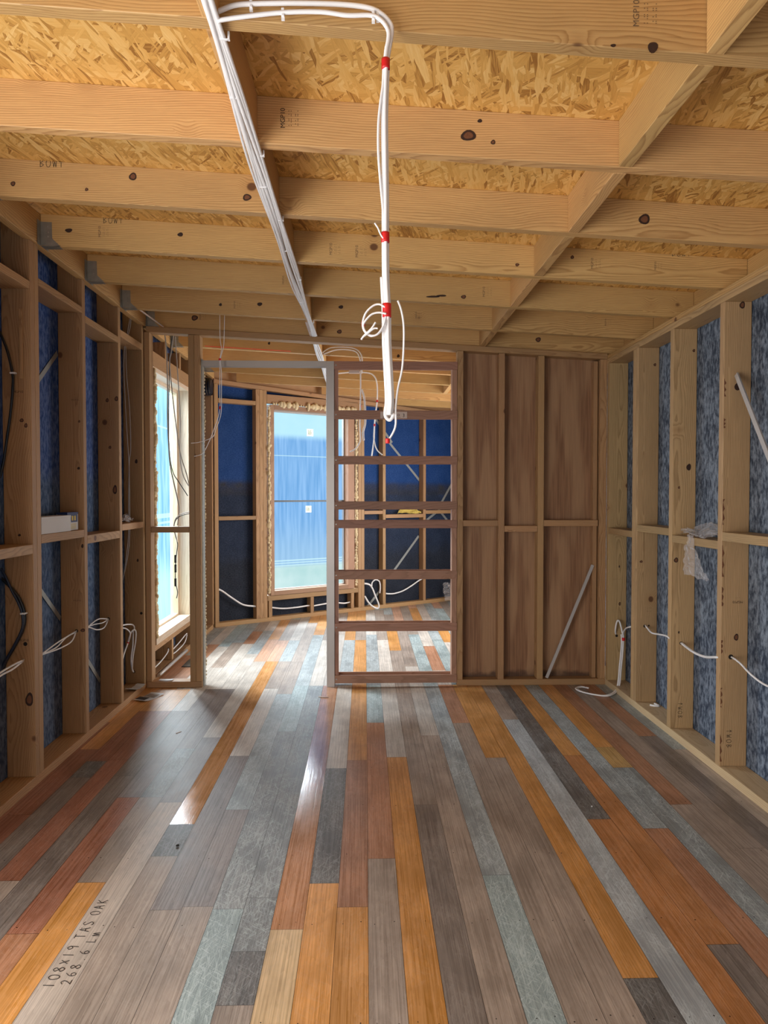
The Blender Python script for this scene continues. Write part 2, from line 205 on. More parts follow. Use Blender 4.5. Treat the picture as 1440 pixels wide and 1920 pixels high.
_cache = {}
def pine(axis, light, dark, rough=0.55, knots=0.62, tint=(0.0, 0.0), name='pine'):
    key = (axis, light, dark, knots)
    if key in _cache: return _cache[key]
    m, t, b = nt(name+'_'+axis)
    L = t.links
    tc = N(t, 'ShaderNodeTexCoord'); oi = N(t, 'ShaderNodeObjectInfo')
    sp = N(t, 'ShaderNodeSeparateXYZ'); L.new(tc.outputs['Object'], sp.inputs[0])
    o = {'x': (0, 1, 2), 'y': (1, 0, 2), 'z': (2, 0, 1)}[axis]
    l, u, v = (sp.outputs[i] for i in o)
    rnd = oi.outputs['Random']
    r1 = mathn(t, 'MULTIPLY', rnd, 37.0); r2 = mathn(t, 'MULTIPLY', mathn(t, 'FRACT', mathn(t, 'MULTIPLY', rnd, 17.3)), 0.16)
    r3 = mathn(t, 'MULTIPLY', mathn(t, 'FRACT', mathn(t, 'MULTIPLY', rnd, 53.7)), 0.12)
    lr = mathn(t, 'ADD', l, r1)
    # knots
    kv = combine(t, mathn(t, 'MULTIPLY', lr, 6.0), mathn(t, 'MULTIPLY', mathn(t, 'ADD', u, r1), 7.0), mathn(t, 'MULTIPLY', v, 7.0))
    vo = N(t, 'ShaderNodeTexVoronoi', i_Scale=1.0); L.new(kv, vo.inputs['Vector'])
    vs = N(t, 'ShaderNodeSeparateColor'); L.new(vo.outputs['Color'], vs.inputs[0])
    pick = mathn(t, 'GREATER_THAN', vs.outputs[0], knots)
    dist = vo.outputs['Distance']
    kn = mathn(t, 'MULTIPLY', maprange(t, dist, 0.15, 0.09), pick)
    kring = mathn(t, 'MULTIPLY', maprange(t, dist, 0.42, 0.08), pick)
    # growth rings
    nz = N(t, 'ShaderNodeTexNoise', i_Scale=1.0, i_Detail=2.0)
    L.new(combine(t, mathn(t, 'MULTIPLY', lr, 1.3), mathn(t, 'MULTIPLY', u, 3.0), mathn(t, 'MULTIPLY', v, 3.0)), nz.inputs['Vector'])
    wob = mathn(t, 'MULTIPLY', mathn(t, 'SUBTRACT', nz.outputs['Fac'], 0.5), 0.09)
    uu = mathn(t, 'ADD', mathn(t, 'ADD', mathn(t, 'SUBTRACT', u, 0.05), r2), wob)
    vv = mathn(t, 'ADD', mathn(t, 'ADD', v, r3), wob)
    rr = mathn(t, 'SQRT', mathn(t, 'ADD', mathn(t, 'MULTIPLY', uu, uu), mathn(t, 'MULTIPLY', vv, vv)))
    rr = mathn(t, 'ADD', rr, mathn(t, 'MULTIPLY', kring, 0.022))
    n2 = N(t, 'ShaderNodeTexNoise', i_Scale=1.0, i_Detail=3.0)
    L.new(combine(t, mathn(t, 'MULTIPLY', lr, 6.0), mathn(t, 'MULTIPLY', u, 60.0), mathn(t, 'MULTIPLY', v, 60.0)), n2.inputs['Vector'])
    ph = mathn(t, 'ADD', mathn(t, 'MULTIPLY', rr, 125.0), mathn(t, 'MULTIPLY', n2.outputs['Fac'], 0.9))
    fr = mathn(t, 'FRACT', ph)
    ring = mathn(t, 'POWER', fr, 2.5)
    ring = mathn(t, 'MULTIPLY', ring, maprange(t, fr, 1.0, 0.86))
    fine = N(t, 'ShaderNodeTexNoise', i_Scale=1.0, i_Detail=4.0)
    L.new(combine(t, mathn(t, 'MULTIPLY', lr, 12.0), mathn(t, 'MULTIPLY', u, 420.0), mathn(t, 'MULTIPLY', v, 420.0)), fine.inputs['Vector'])
    c = mixc(t, mathn(t, 'MULTIPLY', ring, 0.95), light, dark)
    c = mixc(t, 0.46, c, mixc(t, fine.outputs['Fac'], (0.25, 0.25, 0.25), (0.75, 0.75, 0.75)), 'OVERLAY')
    big = N(t, 'ShaderNodeTexNoise', i_Scale=1.6, i_Detail=3.0); L.new(combine(t, lr, mathn(t, 'MULTIPLY', u, 4), mathn(t, 'MULTIPLY', v, 4)), big.inputs['Vector'])
    hsv = N(t, 'ShaderNodeHueSaturation'); L.new(c, hsv.inputs['Color'])
    L.new(mathn(t, 'ADD', mathn(t, 'MULTIPLY', mathn(t, 'FRACT', mathn(t, 'MULTIPLY', rnd, 7.7)), 0.26), mathn(t, 'ADD', mathn(t, 'MULTIPLY', big.outputs['Fac'], 0.35), 0.66)), hsv.inputs['Value'])
    L.new(mathn(t, 'ADD', mathn(t, 'MULTIPLY', mathn(t, 'FRACT', mathn(t, 'MULTIPLY', rnd, 29.1)), 0.010), 0.494), hsv.inputs['Hue'])
    c = hsv.outputs['Color']
    c = mixc(t, mathn(t, 'MULTIPLY', kring, 0.22), c, (0.30, 0.13, 0.04))
    c = mixc(t, mathn(t, 'MULTIPLY', kn, 0.9), c, (0.10, 0.035, 0.012))
    L.new(c, b.inputs['Base Color']); b.inputs['Roughness'].default_value = rough
    bp = N(t, 'ShaderNodeBump', i_Strength=0.12, i_Distance=0.002); L.new(fine.outputs['Fac'], bp.inputs['Height']); L.new(bp.outputs[0], b.inputs['Normal'])
    _cache[key] = m; return m
JL, JD = (0.62, 0.385, 0.155), (0.33, 0.16, 0.048)
SL, SD = (0.44, 0.26, 0.12), (0.26, 0.13, 0.05)
TL, TD = (0.48, 0.318, 0.155), (0.25, 0.148, 0.060)
def joist_m(a): return pine(a, JL, JD, knots=0.86, name='joist_pine')
def stud_m(a): return pine(a, SL, SD, knots=0.86, name='stud_pine')
def treat_m(a): return pine(a, TL, TD, knots=0.86, name='treated_pine')
def trim_m(a): return pine(a, (0.74, 0.60, 0.46), (0.62, 0.46, 0.32), knots=1.1, name='lining_pine')
def cedar_m(a): return pine(a, (0.37, 0.195, 0.13), (0.26, 0.13, 0.08), knots=0.93, name='cedar')

def plain(name, col, rough=0.5, metal=0.0, noise=0.0, scale=8.0, **kw):
    m, t, b = nt(name)
    b.inputs['Roughness'].default_value = rough; b.inputs['Metallic'].default_value = metal
    tc = N(t, 'ShaderNodeTexCoord'); nz = N(t, 'ShaderNodeTexNoise', i_Scale=scale, i_Detail=4.0)
    t.links.new(tc.outputs['Object'], nz.inputs['Vector'])
    k = 1-noise; c0 = tuple(x*k for x in col); c1 = tuple(min(1, x*(1+noise)) for x in col)
    t.links.new(mixc(t, nz.outputs['Fac'], c0, c1), b.inputs['Base Color'])
    for a, v in kw.items(): b.inputs[a.replace('_', ' ')].default_value = v
    return m
M_cable = plain('white_pvc', (0.88, 0.88, 0.90), 0.38, noise=0.04)
M_cableg = plain('grey_pvc', (0.42, 0.40, 0.38), 0.4, noise=0.05)
M_black = plain('black_pvc', (0.008, 0.010, 0.014), 0.38)
M_bluec = plain('blue_black_pvc', (0.012, 0.022, 0.05), 0.38)
M_red = plain('red_tape', (0.62, 0.012, 0.015), 0.4)
M_steel = plain('galvanised_steel', (0.34, 0.345, 0.32), 0.42, 0.7, 0.25, 30)
M_alu = plain('aluminium', (0.42, 0.39, 0.37), 0.42, 0.8, 0.08, 5)
M_strap = plain('steel_strap', (0.30, 0.31, 0.30), 0.5, 0.4, 0.2, 20)
M_ink = plain('black_ink', (0.02, 0.014, 0.012), 0.8)
M_inkb = plain('faded_ink', (0.14, 0.085, 0.045), 0.8)
M_knot = plain('dark_knot', (0.035, 0.014, 0.008), 0.7, noise=0.5, scale=150)
M_knotr = plain('red_knot', (0.16, 0.06, 0.025), 0.65, noise=0.5, scale=150)
M_foam = plain('expanding_foam', (0.72, 0.58, 0.36), 0.75, noise=0.15, scale=40)
M_white = plain('white_card', (0.62, 0.62, 0.63), 0.6, noise=0.05)
M_navy = plain('navy_card', (0.012, 0.035, 0.14), 0.45, noise=0.2)
M_yellow = plain('yellow_cloth', (0.65, 0.50, 0.12), 0.8, noise=0.15, scale=30)
M_hole = plain('drill_hole', (0.012, 0.008, 0.006), 0.9)
M_label = plain('label_paper', (0.62, 0.50, 0.44), 0.6, noise=0.03)
M_maroon = plain('maroon_ink', (0.10, 0.01, 0.02), 0.6)
M_rubber = plain('black_duct_plastic', (0.010, 0.011, 0.013), 0.3, noise=0.3)
M_bar = plain('grey_bar_metal', (0.55, 0.53, 0.52), 0.45, 0.35, 0.05)
m, t, b = nt('clear_plastic_film'); b.inputs['Base Color'].default_value = (0.80, 0.78, 0.80, 1); b.inputs['Roughness'].default_value = 0.12; b.inputs['Alpha'].default_value = 0.16
M_film = m
m, t, b = nt('laser_red_light'); b.inputs['Base Color'].default_value = (0.5, 0.05, 0.02, 1); b.inputs['Emission Color'].default_value = (1, 0.12, 0.06, 1); b.inputs['Emission Strength'].default_value = 0.22
M_laser = m

def osb():
    m, t, b = nt('osb_board'); L = t.links
    tc = N(t, 'ShaderNodeTexCoord')
    base = None; hgt = None
    for i, (ang, sx, sy, th) in enumerate(((22, 7, 34, 0.0), (74, 7, 40, 0.45), (-38, 6, 34, 0.5), (128, 9, 48, 0.55), (3, 6, 30, 0.6), (52, 12, 80, 0.62), (-75, 7, 40, 0.66), (100, 16, 100, 0.74))):
        mp = N(t, 'ShaderNodeMapping'); mp.inputs['Rotation'].default_value = (0, 0, math.radians(ang)); mp.inputs['Location'].default_value = (i*3.3, i*1.7, 0); L.new(tc.outputs['Object'], mp.inputs[0])
        nz = N(t, 'ShaderNodeTexNoise', i_Scale=5.0, i_Detail=2.0); L.new(mp.outputs[0], nz.inputs['Vector'])
        sp = N(t, 'ShaderNodeSeparateXYZ'); L.new(mp.outputs[0], sp.inputs[0])
        off = mathn(t, 'MULTIPLY', mathn(t, 'SUBTRACT', nz.outputs['Fac'], 0.5), 0.05)
        vec = combine(t, mathn(t, 'MULTIPLY', mathn(t, 'ADD', sp.outputs[0], off), sx), mathn(t, 'MULTIPLY', mathn(t, 'ADD', sp.outputs[1], off), sy), 0.0)
        vo = N(t, 'ShaderNodeTexVoronoi', voronoi_dimensions='2D', i_Scale=1.0, i_Randomness=1.0); L.new(vec, vo.inputs['Vector'])
        sc = N(t, 'ShaderNodeSeparateColor'); L.new(vo.outputs['Color'], sc.inputs[0])
        gr = N(t, 'ShaderNodeTexNoise', i_Scale=1.0, i_Detail=3.0); L.new(combine(t, mathn(t, 'MULTIPLY', sp.outputs[0], 12.0), mathn(t, 'MULTIPLY', sp.outputs[1], 260.0), sc.outputs[2]), gr.inputs['Vector'])
        val = mathn(t, 'ADD', mathn(t, 'MULTIPLY', sc.outputs[1], 0.75), mathn(t, 'MULTIPLY', mathn(t, 'SUBTRACT', gr.outputs['Fac'], 0.5), 0.55))
        col = ramp(t, val, [(0.0, (0.34, 0.15, 0.03)), (0.12, (0.58, 0.31, 0.075)), (0.5, (0.75, 0.43, 0.12)), (0.8, (0.85, 0.56, 0.21)), (1.0, (0.92, 0.72, 0.40))])
        h = val
        if base is None: base, hgt = col, h
        else:
            k = mathn(t, 'GREATER_THAN', sc.outputs[0], th)
            base = mixc(t, k, base, col)
            mx = t.nodes.new('ShaderNodeMix'); L.new(k, mx.inputs[0]); L.new(hgt, mx.inputs[2]); L.new(mathn(t, 'ADD', h, 0.15*i), mx.inputs[3]); hgt = mx.outputs[0]
    L.new(base, b.inputs['Base Color']); b.inputs['Roughness'].default_value = 0.5
    bp = N(t, 'ShaderNodeBump', i_Strength=0.35, i_Distance=0.003); L.new(hgt, bp.inputs['Height']); L.new(bp.outputs[0], b.inputs['Normal'])
    return m
def membrane(name, top, mid, low, z1, z2, fib=1.0, band=False):
    m, t, b = nt(name); L = t.links
    tc = N(t, 'ShaderNodeTexCoord'); sp = N(t, 'ShaderNodeSeparateXYZ'); L.new(tc.outputs['Object'], sp.inputs[0])
    n1 = N(t, 'ShaderNodeTexNoise', i_Scale=1.0, i_Detail=5.0, i_Roughness=0.65)
    L.new(combine(t, mathn(t, 'MULTIPLY', sp.outputs[0], 55), mathn(t, 'MULTIPLY', sp.outputs[1], 55), mathn(t, 'MULTIPLY', sp.outputs[2], 26 if not band else 110)), n1.inputs['Vector'])
    n2 = N(t, 'ShaderNodeTexNoise', i_Scale=7.0, i_Detail=3.0); L.new(tc.outputs['Object'], n2.inputs['Vector'])
    zz = mathn(t, 'ADD', sp.outputs[2], mathn(t, 'MULTIPLY', mathn(t, 'SUBTRACT', n2.outputs['Fac'], 0.5), 0.25))
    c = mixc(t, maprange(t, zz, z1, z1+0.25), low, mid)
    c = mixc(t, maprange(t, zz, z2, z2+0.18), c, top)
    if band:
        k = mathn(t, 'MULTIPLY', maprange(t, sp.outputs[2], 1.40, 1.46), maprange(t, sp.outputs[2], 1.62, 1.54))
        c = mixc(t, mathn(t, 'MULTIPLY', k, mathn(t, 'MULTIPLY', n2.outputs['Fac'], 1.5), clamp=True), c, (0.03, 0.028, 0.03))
    f = maprange(t, mathn(t, 'ADD', mathn(t, 'MULTIPLY', n1.outputs['Fac'], 0.8), mathn(t, 'MULTIPLY', n2.outputs['Fac'], 0.2)), 0.36, 0.66)
    c = mixc(t, f, mixc(t, 0.70*fib, c, (0.005, 0.008, 0.02)), mixc(t, 0.28*fib, c, (0.62, 0.70, 0.80) if not band else (0.16, 0.20, 0.28)))
    L.new(c, b.inputs['Base Color']); b.inputs['Roughness'].default_value = 0.7; b.inputs['Specular IOR Level'].default_value = 0.15
    bp = N(t, 'ShaderNodeBump', i_Strength=0.25, i_Distance=0.004); L.new(f, bp.inputs['Height']); L.new(bp.outputs[0], b.inputs['Normal'])
    return m
def floor_mat():
    m, t, b = nt('reclaimed_floor_boards'); L = t.links
    at = N(t, 'ShaderNodeAttribute', attribute_name='board_colour'); tc = N(t, 'ShaderNodeTexCoord')
    sp = N(t, 'ShaderNodeSeparateXYZ'); L.new(tc.outputs['Object'], sp.inputs[0])
    ai = N(t, 'ShaderNodeAttribute', attribute_name='board_seed')
    ss = N(t, 'ShaderNodeSeparateColor'); L.new(ai.outputs['Color'], ss.inputs[0])
    seed, slate, gloss = ss.outputs
    sd = mathn(t, 'MULTIPLY', seed, 20.0)
    g1 = N(t, 'ShaderNodeTexNoise', i_Scale=1.0, i_Detail=5.0, i_Roughness=0.6); L.new(combine(t, mathn(t, 'MULTIPLY', sp.outputs[0], 210), mathn(t, 'ADD', mathn(t, 'MULTIPLY', sp.outputs[1], 2.2), sd), sd), g1.inputs['Vector'])
    g2 = N(t, 'ShaderNodeTexNoise', i_Scale=1.0, i_Detail=3.0); L.new(combine(t, mathn(t, 'MULTIPLY', sp.outputs[0], 14), mathn(t, 'ADD', mathn(t, 'MULTIPLY', sp.outputs[1], 1.6), sd), sd), g2.inputs['Vector'])
    wv = mathn(t, 'FRACT', mathn(t, 'MULTIPLY', g2.outputs['Fac'], 16.0))
    c = at.outputs['Color']
    woodk = mathn(t, 'SUBTRACT', 1.0, slate)
    gm = mathn(t, 'ADD', mathn(t, 'MULTIPLY', g1.outputs['Fac'], 0.92), mathn(t, 'MULTIPLY', mathn(t, 'MULTIPLY', wv, woodk), 0.08))
    dark = mixc(t, 0.34, c, (0.02, 0.012, 0.008)); light = mixc(t, 0.10, c, (0.9, 0.85, 0.78))
    c = mixc(t, maprange(t, gm, 0.30, 0.68), dark, light)
    big = N(t, 'ShaderNodeTexNoise', i_Scale=4.0, i_Detail=4.0, i_Roughness=0.6); L.new(combine(t, mathn(t, 'MULTIPLY', sp.outputs[0], 2), sp.outputs[1], sd), big.inputs['Vector'])
    hs = N(t, 'ShaderNodeHueSaturation'); L.new(c, hs.inputs['Color']); L.new(maprange(t, big.outputs['Fac'], 0.3, 0.7, 0.82, 1.15), hs.inputs['Value']); c = hs.outputs[0]
    # scratches on the painted boards
    scr = None
    for i, (ang, s1, s2) in enumerate(((9, 3.5, 55), (-14, 4, 70), (34, 5, 60), (-55, 6, 60))):
        mp = N(t, 'ShaderNodeMapping'); mp.inputs['Rotation'].default_value = (0, 0, math.radians(ang)); L.new(tc.outputs['Object'], mp.inputs[0])
        q = N(t, 'ShaderNodeSeparateXYZ'); L.new(mp.outputs[0], q.inputs[0])
        nz = N(t, 'ShaderNodeTexNoise', i_Scale=1.0, i_Detail=2.0); L.new(combine(t, mathn(t, 'MULTIPLY', q.outputs[0], s2), mathn(t, 'MULTIPLY', q.outputs[1], s1), sd), nz.inputs['Vector'])
        k = maprange(t, mathn(t, 'ABSOLUTE', mathn(t, 'SUBTRACT', nz.outputs['Fac'], 0.52)), 0.018, 0.003)
        scr = k if scr is None else mathn(t, 'MAXIMUM', scr, k)
    scr = mathn(t, 'MULTIPLY', scr, maprange(t, big.outputs['Fac'], 0.36, 0.52))
    c = mixc(t, mathn(t, 'MULTIPLY', mathn(t, 'MULTIPLY', scr, slate), 0.40), c, (0.66, 0.75, 0.76))
    c = mixc(t, mathn(t, 'MULTIPLY', mathn(t, 'MULTIPLY', scr, woodk), 0.10), c, (0.5, 0.46, 0.42))
    L.new(c, b.inputs['Base Color'])
    ro = mathn(t, 'SUBTRACT', mathn(t, 'ADD', 0.34, mathn(t, 'MULTIPLY', big.outputs['Fac'], 0.2)), mathn(t, 'MULTIPLY', gloss, 0.31))
    L.new(ro, b.inputs['Roughness'])
    bp = N(t, 'ShaderNodeBump', i_Strength=0.18, i_Distance=0.0015); L.new(g1.outputs['Fac'], bp.inputs['Height']); L.new(bp.outputs[0], b.inputs['Normal'])
    return m
def ply_mat():
    m, t, b = nt('reddish_plywood'); L = t.links
    tc = N(t, 'ShaderNodeTexCoord'); sp = N(t, 'ShaderNodeSeparateXYZ'); L.new(tc.outputs['Object'], sp.inputs[0])
    n = N(t, 'ShaderNodeTexNoise', i_Scale=1.0, i_Detail=4.0); L.new(combine(t, mathn(t, 'MULTIPLY', sp.outputs[0], 90), 0, mathn(t, 'MULTIPLY', sp.outputs[2], 3)), n.inputs['Vector'])
    n2 = N(t, 'ShaderNodeTexNoise', i_Scale=1.0, i_Detail=2.0); L.new(combine(t, mathn(t, 'MULTIPLY', sp.outputs[0], 9), 0, mathn(t, 'MULTIPLY', sp.outputs[2], 1.2)), n2.inputs['Vector'])
    c = mixc(t, maprange(t, n.outputs['Fac'], 0.3, 0.7), (0.20, 0.095, 0.045), (0.31, 0.16, 0.08))
    c = mixc(t, maprange(t, n2.outputs['Fac'], 0.42, 0.6), c, mixc(t, 0.5, c, (0.46, 0.28, 0.15)))
    # dark water stain along the bottom edge
    n3 = N(t, 'ShaderNodeTexNoise', i_Scale=14.0, i_Detail=4.0); L.new(tc.outputs['Object'], n3.inputs['Vector'])
    k = maprange(t, mathn(t, 'ADD', sp.outputs[2], mathn(t, 'MULTIPLY', n3.outputs['Fac'], 0.10)), 0.155, 0.10)
    c = mixc(t, mathn(t, 'MULTIPLY', k, 0.75), c, (0.03, 0.012, 0.008))
    L.new(c, b.inputs['Base Color']); b.inputs['Roughness'].default_value = 0.6
    return m
def backlit_film(name, kind):
    """blue building film over the outside of a window, lit through by the day"""
    m = bpy.data.materials.new(name); m.use_nodes = True; t = m.node_tree; L = t.links
    for n in list(t.nodes): t.nodes.remove(n)
    out = N(t, 'ShaderNodeOutputMaterial'); em = N(t, 'ShaderNodeEmission'); tr = N(t, 'ShaderNodeBsdfTransparent'); ad = N(t, 'ShaderNodeAddShader')
    tc = N(t, 'ShaderNodeTexCoord'); sp = N(t, 'ShaderNodeSeparateXYZ'); L.new(tc.outputs['Object'], sp.inputs[0])
    x, y, z = sp.outputs
    n1 = N(t, 'ShaderNodeTexNoise', i_Scale=1.0, i_Detail=4.0); L.new(combine(t, mathn(t, 'MULTIPLY', x, 26), mathn(t, 'MULTIPLY', y, 14), mathn(t, 'MULTIPLY', z, 1.6)), n1.inputs['Vector'])
    n2 = N(t, 'ShaderNodeTexNoise', i_Scale=3.0, i_Detail=4.0); L.new(tc.outputs['Object'], n2.inputs['Vector'])
    f = maprange(t, n1.outputs['Fac'], 0.3, 0.7)
    if kind == 'back':
        c = mixc(t, f, (0.14, 0.37, 0.72), (0.28, 0.53, 0.88))
        c = mixc(t, maprange(t, z, 0.62, 1.25, 0.6, 0.0), c, (0.40, 0.62, 0.80))
        top = mixc(t, n2.outputs['Fac'], (0.42, 0.78, 0.95), (0.60, 0.90, 1.0))
        c = mixc(t, maprange(t, z, 2.06, 2.16), c, top)
        low = mixc(t, n2.outputs['Fac'], (0.30, 0.60, 0.58), (0.85, 0.98, 0.95))
        c = mixc(t, maprange(t, z, 0.63, 0.57), c, low)
        for a, bb in ((0.655, 0.67), (0.60, 0.61), (1.885, 1.893), (0.628, 0.64)):
            k = mathn(t, 'MULTIPLY', mathn(t, 'GREATER_THAN', z, a), mathn(t, 'LESS_THAN', z, bb))
            c = mixc(t, mathn(t, 'MULTIPLY', k, 0.75), c, (0.65, 0.93, 0.95))
    else:
        c = mixc(t, f, (0.16, 0.44, 0.82), (0.42, 0.75, 0.98))
        d = mathn(t, 'ADD', z, mathn(t, 'MULTIPLY', y, -1.2))
        n3 = N(t, 'ShaderNodeTexNoise', i_Scale=1.0, i_Detail=2.0); L.new(combine(t, mathn(t, 'MULTIPLY', mathn(t, 'ADD', y, mathn(t, 'MULTIPLY', z, 0.35)), 30), 0, mathn(t, 'MULTIPLY', z, 2.0)), n3.inputs['Vector'])
        k = maprange(t, n3.outputs['Fac'], 0.60, 0.70)
        c = mixc(t, mathn(t, 'MULTIPLY', k, 0.55), c, (0.70, 0.93, 1.0))
        c = mixc(t, maprange(t, z, 1.75, 2.1, 0.0, 0.6), c, (0.45, 0.85, 0.95))
        c = mixc(t, maprange(t, z, 0.62, 0.35, 0.0, 0.6), c, (0.55, 0.93, 0.80))
        for a, bb in ((0.93, 0.97), (0.88, 0.90), (1.72, 1.735)):
            k = mathn(t, 'MULTIPLY', mathn(t, 'GREATER_THAN', z, a), mathn(t, 'LESS_THAN', z, bb))
            c = mixc(t, mathn(t, 'MULTIPLY', k, 0.6), c, (0.65, 0.95, 1.0))
        k = maprange(t, y, 1.0, 1.05)
        gr = mathn(t, 'MULTIPLY', maprange(t, y, 1.00, 1.05), maprange(t, n2.outputs['Fac'], 0.4, 0.5))
        c = mixc(t, mathn(t, 'MULTIPLY', gr, 0.8), c, (0.35, 0.80, 0.18))
    L.new(c, em.inputs['Color']); em.inputs['Strength'].default_value = 0.62 if kind == 'back' else 0.85
    tr.inputs['Color'].default_value = (0.55, 0.58, 0.60, 1)
    L.new(em.outputs[0], ad.inputs[0]); L.new(tr.outputs[0], ad.inputs[1]); L.new(ad.outputs[0], out.inputs[0])
    return m

# ------------------------------------------------------------------ room geometry
XL, XR, D = -1.625, 1.815, 5.292            # stud faces left / right, face of the partition
def cz(x): return 2.5894-0.0539*x            # underside of the roof joists
YB = 10.25
A0 = Vector((-1.616, 7.677, 0)); U0 = Vector((0.82837, 0.56018, 0)); N0 = Vector((-0.56018, 0.82837, 0))
ANG = math.atan2(0.56018, 0.82837)
def BW(u, n, z): return A0+U0*u+N0*n+Vector((0, 0, z))
def ymax(x): return 7.677+(x+1.616)*0.6762

# floor: one board surface, each board a face with its own colour
PAL = {'grey': (0.33, 0.255, 0.205), 'greyd': (0.20, 0.158, 0.135), 'greyl': (0.46, 0.385, 0.325), 'greyp': (0.23, 0.19, 0.18),
       'pale': (0.58, 0.52, 0.46), 'dark': (0.105, 0.10, 0.10), 'orange': (0.64, 0.27, 0.040), 'orangered': (0.50, 0.18, 0.030), 'gold': (0.52, 0.30, 0.075),
       'red': (0.43, 0.175, 0.072), 'redd': (0.31, 0.095, 0.038), 'slate': (0.32, 0.365, 0.38), 'slated': (0.215, 0.23, 0.235), 'slatel': (0.46, 0.50, 0.53),
       'teal': (0.32, 0.41, 0.42), 'tan': (0.74, 0.50, 0.25), 'pink': (0.62, 0.33, 0.20), 'gloss': (0.52, 0.235, 0.11), 'glosso': (0.62, 0.28, 0.075)}
bm = new_bm(); info = []
for k, runs in sorted(COLUMNS.items()):
    x0 = 0.010+0.108*k+0.0006; x1 = x0+0.108-0.0012
    if k == 16: x1 = 1.93
    if k == -16: x0 = -1.80
    ya = -1.6
    for yb, cn in runs:
        segs = [(ya, yb)]
        if yb > 9:                                   # out of the measured part: break the run into boards
            segs = []; y = ya
            while y < 10.4:
                y2 = min(10.6, y+random.uniform(0.9, 2.1)); segs.append((y, y2)); y = y2
        for i, (a, bb) in enumerate(segs):
            name = cn if i == 0 else random.choice(['grey', 'pale', 'slate', 'orange', 'greyl', 'pink', 'teal'])
            vs = [bm.verts.new(p) for p in ((x0, a+0.0006, 0), (x1, a+0.0006, 0), (x1, bb-0.0006, 0), (x0, bb-0.0006, 0))]
            bm.faces.new(vs); c = PAL[name]; j = random.uniform(0.9, 1.1)
            info.append(((c[0]*j, c[1]*j, c[2]*j), random.random(), (0.35 if name == 'dark' else 0.8 if name == 'slated' else 1.0) if ('slate' in name or name == 'teal' or name == 'dark') else 0.0, 1.0 if name.startswith('gloss') else (0.35 if name in ('orange', 'orangered') else 0.0)))
        ya = yb
nb = len(info)
f0 = bm.faces.new([bm.verts.new(p) for p in ((-1.82, -1.6, -0.004), (1.96, -1.6, -0.004), (1.96, 10.6, -0.004), (-1.8, 10.6, -0.004))])
f0.material_index = 1; info.append(((0.02, 0.015, 0.012), 0.5, 0, 0))
bm.faces.ensure_lookup_table()
for k in range(-16, 17):                               # nail heads over each floor joist
    for j in range(-1, 12):
        for s in (0.024, 0.084):
            if random.random() < 0.35: continue
            cx = 0.010+0.108*k+s+random.uniform(-.005, .005); cy = 1.0+0.45*j*1.0+random.uniform(-.012, .012)
            if not (-1.6 < cx < 1.8): continue
            r = 0.0016+random.random()*0.0012
            f_ = bm.faces.new([bm.verts.new((cx+r*math.cos(a*PI/3), cy+r*math.sin(a*PI/3), 0.0004)) for a in range(6)])
            f_.material_index = 1; info.append(((0.03, 0.02, 0.015), 0.5, 0, 0))
me = bpy.data.meshes.new('floor'); bm.to_mesh(me); bm.free()
ca = me.color_attributes.new('board_colour', 'FLOAT_COLOR', 'CORNER'); cb = me.color_attributes.new('board_seed', 'FLOAT_COLOR', 'CORNER')
for p in me.polygons:
    c, s, sl, gl = info[p.index]
    for li in p.loop_indices: ca.data[li].color = (c[0], c[1], c[2], 1); cb.data[li].color = (s, sl, gl, 1)
me.materials.append(floor_mat()); me.materials.append(M_hole)
floor = tag(link('floor', me), kind='structure')

